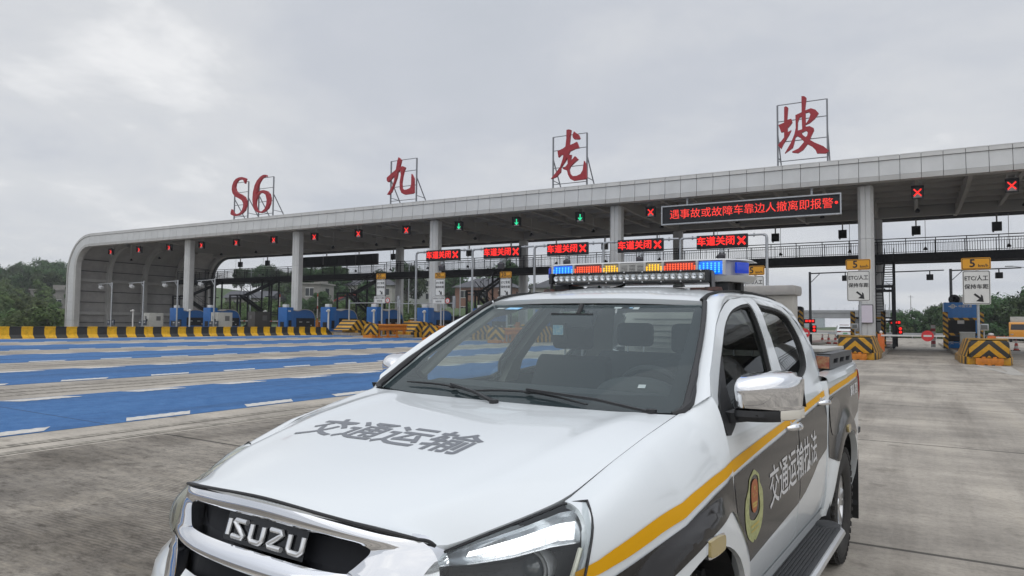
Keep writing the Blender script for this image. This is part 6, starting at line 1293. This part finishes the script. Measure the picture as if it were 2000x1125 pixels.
# ------------------------------------------------------------------ far scene: overpass, guard rail, lamp posts, hills
ov = thing('overpass', 'long pale concrete road overpass far beyond the toll gates', 'overpass', (-40, 225, 0)); m_ov = mat('pale_bridge_concrete', (.30, .31, .32), .8, col2=(.25, .26, .27), scale=.5)
MB().box((0, 0, 4.9), (75, 9, 1.5)).build('girder', m_ov, ov); MB().box((0, -4.6, 6.0), (75, .3, .75)).build('parapet', m_ov, ov)
rr = MB()
for x in np.arange(-36, 37, 2.2): rr.box((x, -4.6, 6.7), (.08, .08, .8))
rr.build('fence_post', m_galv, ov)
for x in (-26, 0, 26): MB().cyl((x, 0, -1), (x, 0, 4.3), .7, n=14).build('pier', m_ov, ov)
gr = thing('guard_rail', 'grey roadside guard rail running across the far end of the lanes', 'guard rail', (0, 118, 0)); MB().grid([[(x, 0, z) for z in (.45, .55, .62, .70, .8)] for x in (-30, 60)]).build('rail_beam', m_galv, gr); rp_ = MB()
for x in range(-30, 60, 3): rp_.box((x, .1, .25), (.12, .12, 1.1))
rp_.build('rail_post', m_galv, gr)
def pole(X, Y, H, lab, arm=False, r=.10, m=None):
    t = thing('lamp_post' if arm else 'utility_pole', lab, 'lamp post' if arm else 'utility pole', (X, Y, -.4)); MB().cyl((0, 0, 0), (0, 0, H), r, r*.6, n=10).build('pole', m or m_galv, t, smooth=True)
    if arm: MB().tube([(0, 0, H-.2), (-.5, 0, H+.3), (-1.8, 0, H+.5)], .05, 8).box((-2.0, 0, H+.48), (.7, .22, .12)).build('lamp_arm', m_galv, t)
    else: MB().box((0, 0, H-.4), (1.2, .1, .1)).build('cross_arm', m_galv, t)
pole(-2.9, 120, 8.6, 'thin white lamp post beyond the stair tower at right', True); pole(10.8, 88, 7.9, 'grey pole rising right of the white sign at the right edge', True); pole(-.2, 200, 10, 'wooden utility pole above the far trees at right', m=mat('old_timber', (.12, .11, .10), .9))
pole(-205, 92, 12.5, 'pale concrete pole among the trees at far left', m=mat('pale_pole', (.38, .38, .36), .8)); pole(-101, 84, 11, 'thin grey pole behind the second stair tower'); pole(-66, 84, 11, 'thin grey pole left of the column under the middle 20 km/h sign'); pole(-58, 86, 11.4, 'thin grey pole in front of the brick house'); pole(-48, 82, 11.2, 'thin grey pole at the right of the brick house')
m_hill = mat('hill_grass', (.035, .068, .018), .95, col2=(.065, .10, .03), scale=.35, bump=.4, bscale=2)
def hill(x, y):
    d = max(0., y-74)/60; left = min(1, max(0, (-45-x)/25)); h = left*min(1, d*1.4)*4.6
    if x < -140: h += min(1, (-140-x)/70)*min(1, max(0, (y-70)/60))*7
    h += 1.2*math.exp(-((x-22)**2)/250)*min(1, max(0, (y-95)/40))
    h += min(1, max(0, (y-200)/120))*3*min(1, max(0, (abs(x+15)-25)/30))
    return gz(x)-.15+h*(1+.12*math.sin(x*.21+y*.13))
hx = list(np.linspace(-420, 260, 100)); hy = list(np.concatenate([np.linspace(76, 200, 36), np.linspace(215, 420, 14)]))
tag(MB().grid([[(x, y, hill(x, y)) for x in hx if x < -45] for y in hy]).build('terrain', m_hill, smooth=True), kind='structure'); tag(MB().grid([[(x, y, hill(x, y)) for x in hx if x > 11] for y in hy[7:]]).build('terrain', m_hill, smooth=True), kind='structure')
tag(MB().grid([[(x, y, .05+.2*math.sin(x*.3)*math.sin(y*.2)+max(0, (y-225)/150)) for x in np.linspace(-60, 20, 20)] for y in np.linspace(122, 420, 24)]).build('terrain', m_hill, smooth=True), kind='structure')
tag(MB().grid([[(x, y, .6+.6*math.sin(x*.1)+max(0, (-100-x)/60)*1.2) for x in np.linspace(-420, -87, 30)] for y in np.linspace(30, 80, 12)]).build('terrain', m_hill, smooth=True), kind='structure')
# ------------------------------------------------------------------ houses
m_tile = mat('grey_roof_tile', (.085, .088, .10), .8, col2=(.06, .062, .07), scale=2, stretch=(1, 6, 1)); m_brk = mat('red_brick', (.25, .135, .095), .85, col2=(.19, .10, .075), scale=6); m_plas = mat('pale_plaster', (.42, .41, .38), .85, col2=(.33, .32, .29), scale=.8); m_cem = mat('grey_cement', (.29, .28, .26), .9, col2=(.21, .20, .185), scale=.7); m_win = mat('window_dark', (.03, .035, .04), .2)
def house(X, Y, w, d, hw, hr, lab, wall, roof, rz=0, style='hip', rows_=2, cols=3, z=None, gab=None):
    z = hill(X, Y+d/2)-.6 if z is None else z
    t = thing('house', lab, 'house', (X, Y, z), rz, 'houses beyond the toll lanes'); B = MB().box((0, 0, hw/2), (w, d, hw)).build('wall', wall, t); ov_ = .7
    a, b = w/2+ov_, d/2+ov_
    if style == 'hip':
        r = max(.1, w/2-d/2*.8); MB().add([(-a, -b, hw-.1), (a, -b, hw-.1), (a, b, hw-.1), (-a, b, hw-.1), (-r, 0, hw+hr), (r, 0, hw+hr)], [(0, 1, 5, 4), (1, 2, 5), (2, 3, 4, 5), (3, 0, 4), (3, 2, 1, 0)]).build('roof', roof, t)
    elif style == 'gable':
        MB().add([(-a, -b, hw-.1), (a, -b, hw-.1), (a, b, hw-.1), (-a, b, hw-.1), (-a, 0, hw+hr), (a, 0, hw+hr)], [(0, 1, 5, 4), (2, 3, 4, 5), (3, 2, 1, 0), (0, 4, 3), (1, 2, 5)]).build('roof', roof, t)
    elif style == 'gabley':
        MB().add([(-a, -b, hw-.1), (a, -b, hw-.1), (a, b, hw-.1), (-a, b, hw-.1), (0, -b, hw+hr), (0, b, hw+hr)], [(0, 4, 5, 3), (1, 2, 5, 4), (3, 2, 1, 0), (0, 1, 4), (2, 3, 5)]).build('roof', roof, t)
        if gab:
            MB().bar((-a, -b-.05, hw-.1), (0, -b-.05, hw+hr), .14, .3).bar((a, -b-.05, hw-.1), (0, -b-.05, hw+hr), .14, .3).build('gable_trim', gab, t)
    else: MB().box((0, 0, hw+.15), (w+.5, d+.5, .3)).box((w*.2, 0, hw+.8), (w*.35, d*.5, 1.2)).build('roof', roof, t)
    n = 0
    for i in range(rows_):
        for j in range(cols):
            x = (j+.5)/cols*w-w/2; zz = hw*(i+.55)/rows_; f = MB().box((x, -d/2-.02, zz), (1.5, .08, 1.5)).build('window', m_win, t); MB().box((x, -d/2-.06, zz), (.07, .05, 1.5)).box((x, -d/2-.06, zz+.78), (1.7, .06, .1)).box((x, -d/2-.06, zz-.78), (1.7, .08, .1)).build('window_frame', m_wht, f)
    for i in range(rows_):
        zz = hw*(i+.55)/rows_; MB().box((w/2+.02, 0, zz), (.08, 1.4, 1.5)).build('window', m_win, t)
    return t
house(-82.5, 134, 13.0, 9, 7.0, 2.2, 'brick house with dark hipped roof between the middle columns', m_brk, m_tile, R(14), rows_=2, cols=3, z=2.6)
house(-101.5, 112, 8.6, 7, 3.0, 2.2, 'low cottage with red edged gable roof left of the 20 km/h signs', m_cem, m_tile, R(24), 'gabley', 1, 2, z=2.4, gab=mat('red_trim', (.35, .05, .05), .6))
house(-109.5, 127, 11.5, 9, 7.0, 2.0, 'cream two storey house with grey roof behind the leftmost 20 km/h sign', m_plas, m_tile, R(18), 'hip', 2, 4, z=3.2)
house(-117.5, 127, 4.5, 6, 7.8, 1.8, 'narrow cream house wing with steep grey gable', m_plas, m_tile, R(18), 'gabley', 2, 1, z=3.2)
house(-113.5, 153, 7.5, 8, 10, .6, 'white flat roofed block among trees above the ETC lanes', mat('white_wall', (.5, .51, .5), .8), m_cem, R(12), 'flat', 3, 2, z=3.5)
house(-76, 156, 11, 9, 8.0, 2.4, 'grey roofed house behind the left end of the roof light bar', m_plas, m_tile, R(8), 'hip', 2, 3, z=2.5); house(-64, 158, 7, 8, 7.4, 3.0, 'steep gabled grey house beside the roof light bar', m_cem, m_tile, R(4), 'gabley', 2, 2, z=2.5)
house(-126, 106, 9.5, 8, 3.4, 1.6, 'low grey shed with dark roof left of the zigzag stair', m_cem, m_tile, R(26), 'gable', 1, 2, z=3.3); house(-98.2, 97, 4.2, 6, 6.4, .5, 'bare cement block behind the second grey column', m_cem, m_cem, R(20), 'flat', 2, 1, z=2.2)
house(-180, 92, 8, 6, 6.5, .5, 'small cement hut in the trees left of the curved wall', m_cem, m_cem, R(40), 'flat', 1, 2, z=2.0)
# ------------------------------------------------------------------ trees and bushes: trunk with limbs, crown of leaf clumps
def leafmat(name, a, b, c):
    m = bpy.data.materials.new(name); m.use_nodes = True; t = m.node_tree; bs = t.nodes['Principled BSDF']; bs.inputs['Roughness'].default_value = .75; bs.inputs['Specular IOR Level'].default_value = .25
    tcn = ND(t, 'ShaderNodeTexCoord'); oi = ND(t, 'ShaderNodeObjectInfo'); n = link_noise(t, tcn.outputs['Object'], .9, 5, .65); c_ = ramp(t, n, [(.32, a), (.52, b), (.72, c)])
    hs = ND(t, 'ShaderNodeHueSaturation'); t.links.new(c_, hs.inputs['Color']); t.links.new(math_(t, 'ADD', math_(t, 'MULTIPLY', oi.outputs['Random'], .05), .475), hs.inputs['Hue']); t.links.new(math_(t, 'ADD', math_(t, 'MULTIPLY', oi.outputs['Random'], .7), .65), hs.inputs['Value']); t.links.new(hs.outputs[0], bs.inputs['Base Color']); return m
lf1 = leafmat('dark_leaves', (.028, .058, .022), (.050, .092, .032), (.082, .125, .045)); lf2 = leafmat('bamboo_leaves', (.050, .085, .026), (.085, .13, .042), (.13, .18, .06)); bark = mat('bark', (.07, .06, .05), .9, col2=(.10, .09, .075), scale=4)
def tree_proto(name, cat, seed, H, cr, blobs, nleaf, ls, lm, squash=.8, low=.25, dro=0):
    r = random.Random(seed); t = thing(name, 'x', cat, (0, 0, -500)); tr = MB(); tr.tube([(0, 0, 0), (.1, .05, H*.25), (-.05, .1, H*.5), (.05, 0, H*.8)], [H*.028, H*.022, H*.016, H*.006], 8); B = MB(); cs = []
    for i in range(blobs):
        a = r.uniform(0, 6.28); q = r.random()**.5; zz = lerp(low, .93, r.random()); rad = cr*q*(1-.55*max(0, zz-.5)/.5); c = Vector((rad*math.cos(a), rad*math.sin(a), H*zz)); cs.append((c, cr*r.uniform(.22, .46)))
        if i % 2 == 0: tr.tube([(0, 0, H*zz*.55), c*.5+Vector((0, 0, H*zz*.35)), c], [H*.010, H*.006, H*.002], 5)
    tr.build('trunk', bark, t, smooth=True)
    for c, rb in cs:
        for _ in range(nleaf//blobs):
            d = Vector((r.gauss(0, 1), r.gauss(0, 1), r.gauss(0, .8))); d.normalize(); p = c+d*rb*(r.random()**.33)*Vector((1, 1, squash)).length/1.6
            n = (d+Vector((r.uniform(-.7, .7), r.uniform(-.7, .7), r.uniform(-.1, 1.0)))).normalized(); u = n.cross(Vector((r.uniform(-1, 1), r.uniform(-1, 1), r.uniform(-1, 1)-dro))).normalized(); v = n.cross(u); s = ls*r.uniform(.55, 1.35)
            B.add([p+u*s*1.5, p+v*s*.6, p-u*s*1.4, p-v*s*.55], [(0, 1, 2, 3)])
    B.build('crown', lm, t, recalc=False); return t
protos = [tree_proto('tree', 'tree', 1, 8, 3.4, 34, 5200, .23, lf1), tree_proto('tree', 'tree', 2, 9, 3.0, 30, 4600, .22, lf1, low=.3), tree_proto('tree', 'tree', 5, 7, 3.8, 34, 5000, .24, lf1, low=.18)]
bam = tree_proto('bamboo_clump', 'bamboo', 9, 7, 2.4, 34, 4200, .20, lf2, .9, .1, .5); bush = tree_proto('bush', 'bush', 12, 2.2, 1.8, 18, 1800, .13, lf2, .7, .08)
used_ = {}
rt = random.Random(21); cnt = 0
def put(proto, X, Y, s, lab, grp, z=None, sz=1.):
    o = copy_tree(proto); o.location = (X, Y, (hill(X, Y) if z is None else z)-.1); o.scale = (s, s, s*sz); o.rotation_euler = (0, 0, rt.uniform(0, 6.28)); o['label'] = lab; o['group'] = grp; return o
GL, GM, GR = 'trees on the bank left of the curved wall', 'trees on the bank behind the toll lanes', 'trees beyond the lanes at right'
LL, LM, LR = 'leafy tree in the dense wood left of the curved end wall', 'leafy tree on the bank seen between the toll columns', 'dense green tree in the wood beyond the right lanes'
for i in range(46):
    y = rt.uniform(88, 160); x = -y*rt.uniform(1.78, 2.42); put(protos[i % 3], x, y, rt.uniform(.75, 1.25), LL, GL)
for i in range(16):
    y = rt.uniform(74, 92); x = -y*rt.uniform(2.0, 2.5); put(bam, x, y, rt.uniform(.8, 1.35), 'pale green bamboo clump at the front of the left wood', 'bamboo clumps at the left'); 
for i in range(24):
    y = rt.uniform(52, 76); x = -y*rt.uniform(1.88, 2.5)-2; put(bam, x, y, rt.uniform(.5, .85), 'pale green bamboo clump at the front of the left wood', 'bamboo clumps at the left')
for i in range(60):
    y = rt.uniform(40, 74); x = -y*rt.uniform(1.85, 2.6)-4; put(bush, x, y, rt.uniform(.8, 1.5), 'low green bush behind the barrier left of the curved wall', 'bushes left of the curved wall')
for i in range(26):
    y = rt.uniform(150, 215); x = -y*rt.uniform(.42, 1.25); put(protos[i % 3], x, y, rt.uniform(1.0, 1.5), LM, GM)
for (x, y, s) in ((-119, 116, 1.15), (-116, 120, 1.25), (-111, 140, 1.3), (-94, 136, 1.2), (-86, 150, 1.35), (-70, 146, 1.0), (-128, 128, 1.2), (-134, 124, 1.1), (-104, 132, 1.2), (-92.5, 92, .62), (-96, 91, .55), (-88, 100, .7)): put(protos[int(s*10) % 3], x, y, s, LM, GM)
for i in range(70):
    y = rt.uniform(80, 104); x = -y*rt.uniform(.55, 1.5); put(bush, x, y, rt.uniform(.7, 1.5), 'low green bush on the grassy bank behind the toll lanes', 'bushes on the bank')
for i in range(60):
    y = rt.uniform(128, 185); q = rt.uniform(-.02, .32); x = y*q-1.5; s = rt.uniform(.42, .72)*(1+max(0, q-.04)*1.6)
    if abs(x+3) < 3.5: continue
    put(protos[i % 3], x, y, s, LR, GR, z=.3+max(0, (y-125)/60))
for (x, y, s) in ((6.9, 122, .7), (9.8, 120, .8), (13.5, 118, .82), (17.5, 116, .9), (16, 125, 1.0), (21, 122, 1.0), (12, 126, .85), (3.5, 126, .6), (0.5, 128, .58), (-1.5, 127, .55), (5.2, 124, .62)): put(protos[int(s*10) % 3], x, y, s, LR, GR, z=.2)
for i in range(18): put(bush, rt.uniform(-2, 26), rt.uniform(119.5, 123), rt.uniform(.5, .95), 'low bush along the guard rail at right', 'bushes along the guard rail', z=.1)
for i in range(8): put(protos[i % 3], -42-i*5+rt.uniform(-2, 2), rt.uniform(250, 300), rt.uniform(.8, 1.1), 'small far tree beneath the overpass', 'far trees by the overpass', z=0)
for p in protos+[bam, bush]:
    for c in list(p.children): bpy.data.objects.remove(c)
    bpy.data.objects.remove(p)
# far pale blocks under the overpass
for (x, y, w, h_, lab) in ((-62, 420, 12, 9, 'pale far block seen under the overpass'), (-45, 400, 10, 7, 'low pale far shed under the overpass')):
    t = thing('far_building', lab, 'building', (x, y, 0)); MB().box((0, 0, h_/2), (w, 8, h_)).build('wall', mat('far_pale_wall', (.40, .44, .48), .8), t); MB().box((0, 0, h_), (w+.6, 8.6, .4)).build('roof', m_cem, t)

# ------------------------------------------------------------------ light haze in the air
me = MB().box((-55, 110, 12.0), (560, 300, 33.0)); hz = me.build('haze', [])
hm = bpy.data.materials.new('haze'); hm.use_nodes = True; t = hm.node_tree; t.nodes.clear(); o_ = ND(t, 'ShaderNodeOutputMaterial'); pv = ND(t, 'ShaderNodeVolumePrincipled')
pv.inputs['Color'].default_value = (.93, .96, 1.0, 1); pv.inputs['Density'].default_value = .00045; pv.inputs['Anisotropy'].default_value = .2; t.links.new(pv.outputs[0], o_.inputs['Volume']); hz.data.materials.append(hm); hz['kind'] = 'stuff'; hz['label'] = 'thin pale haze over the far trees'
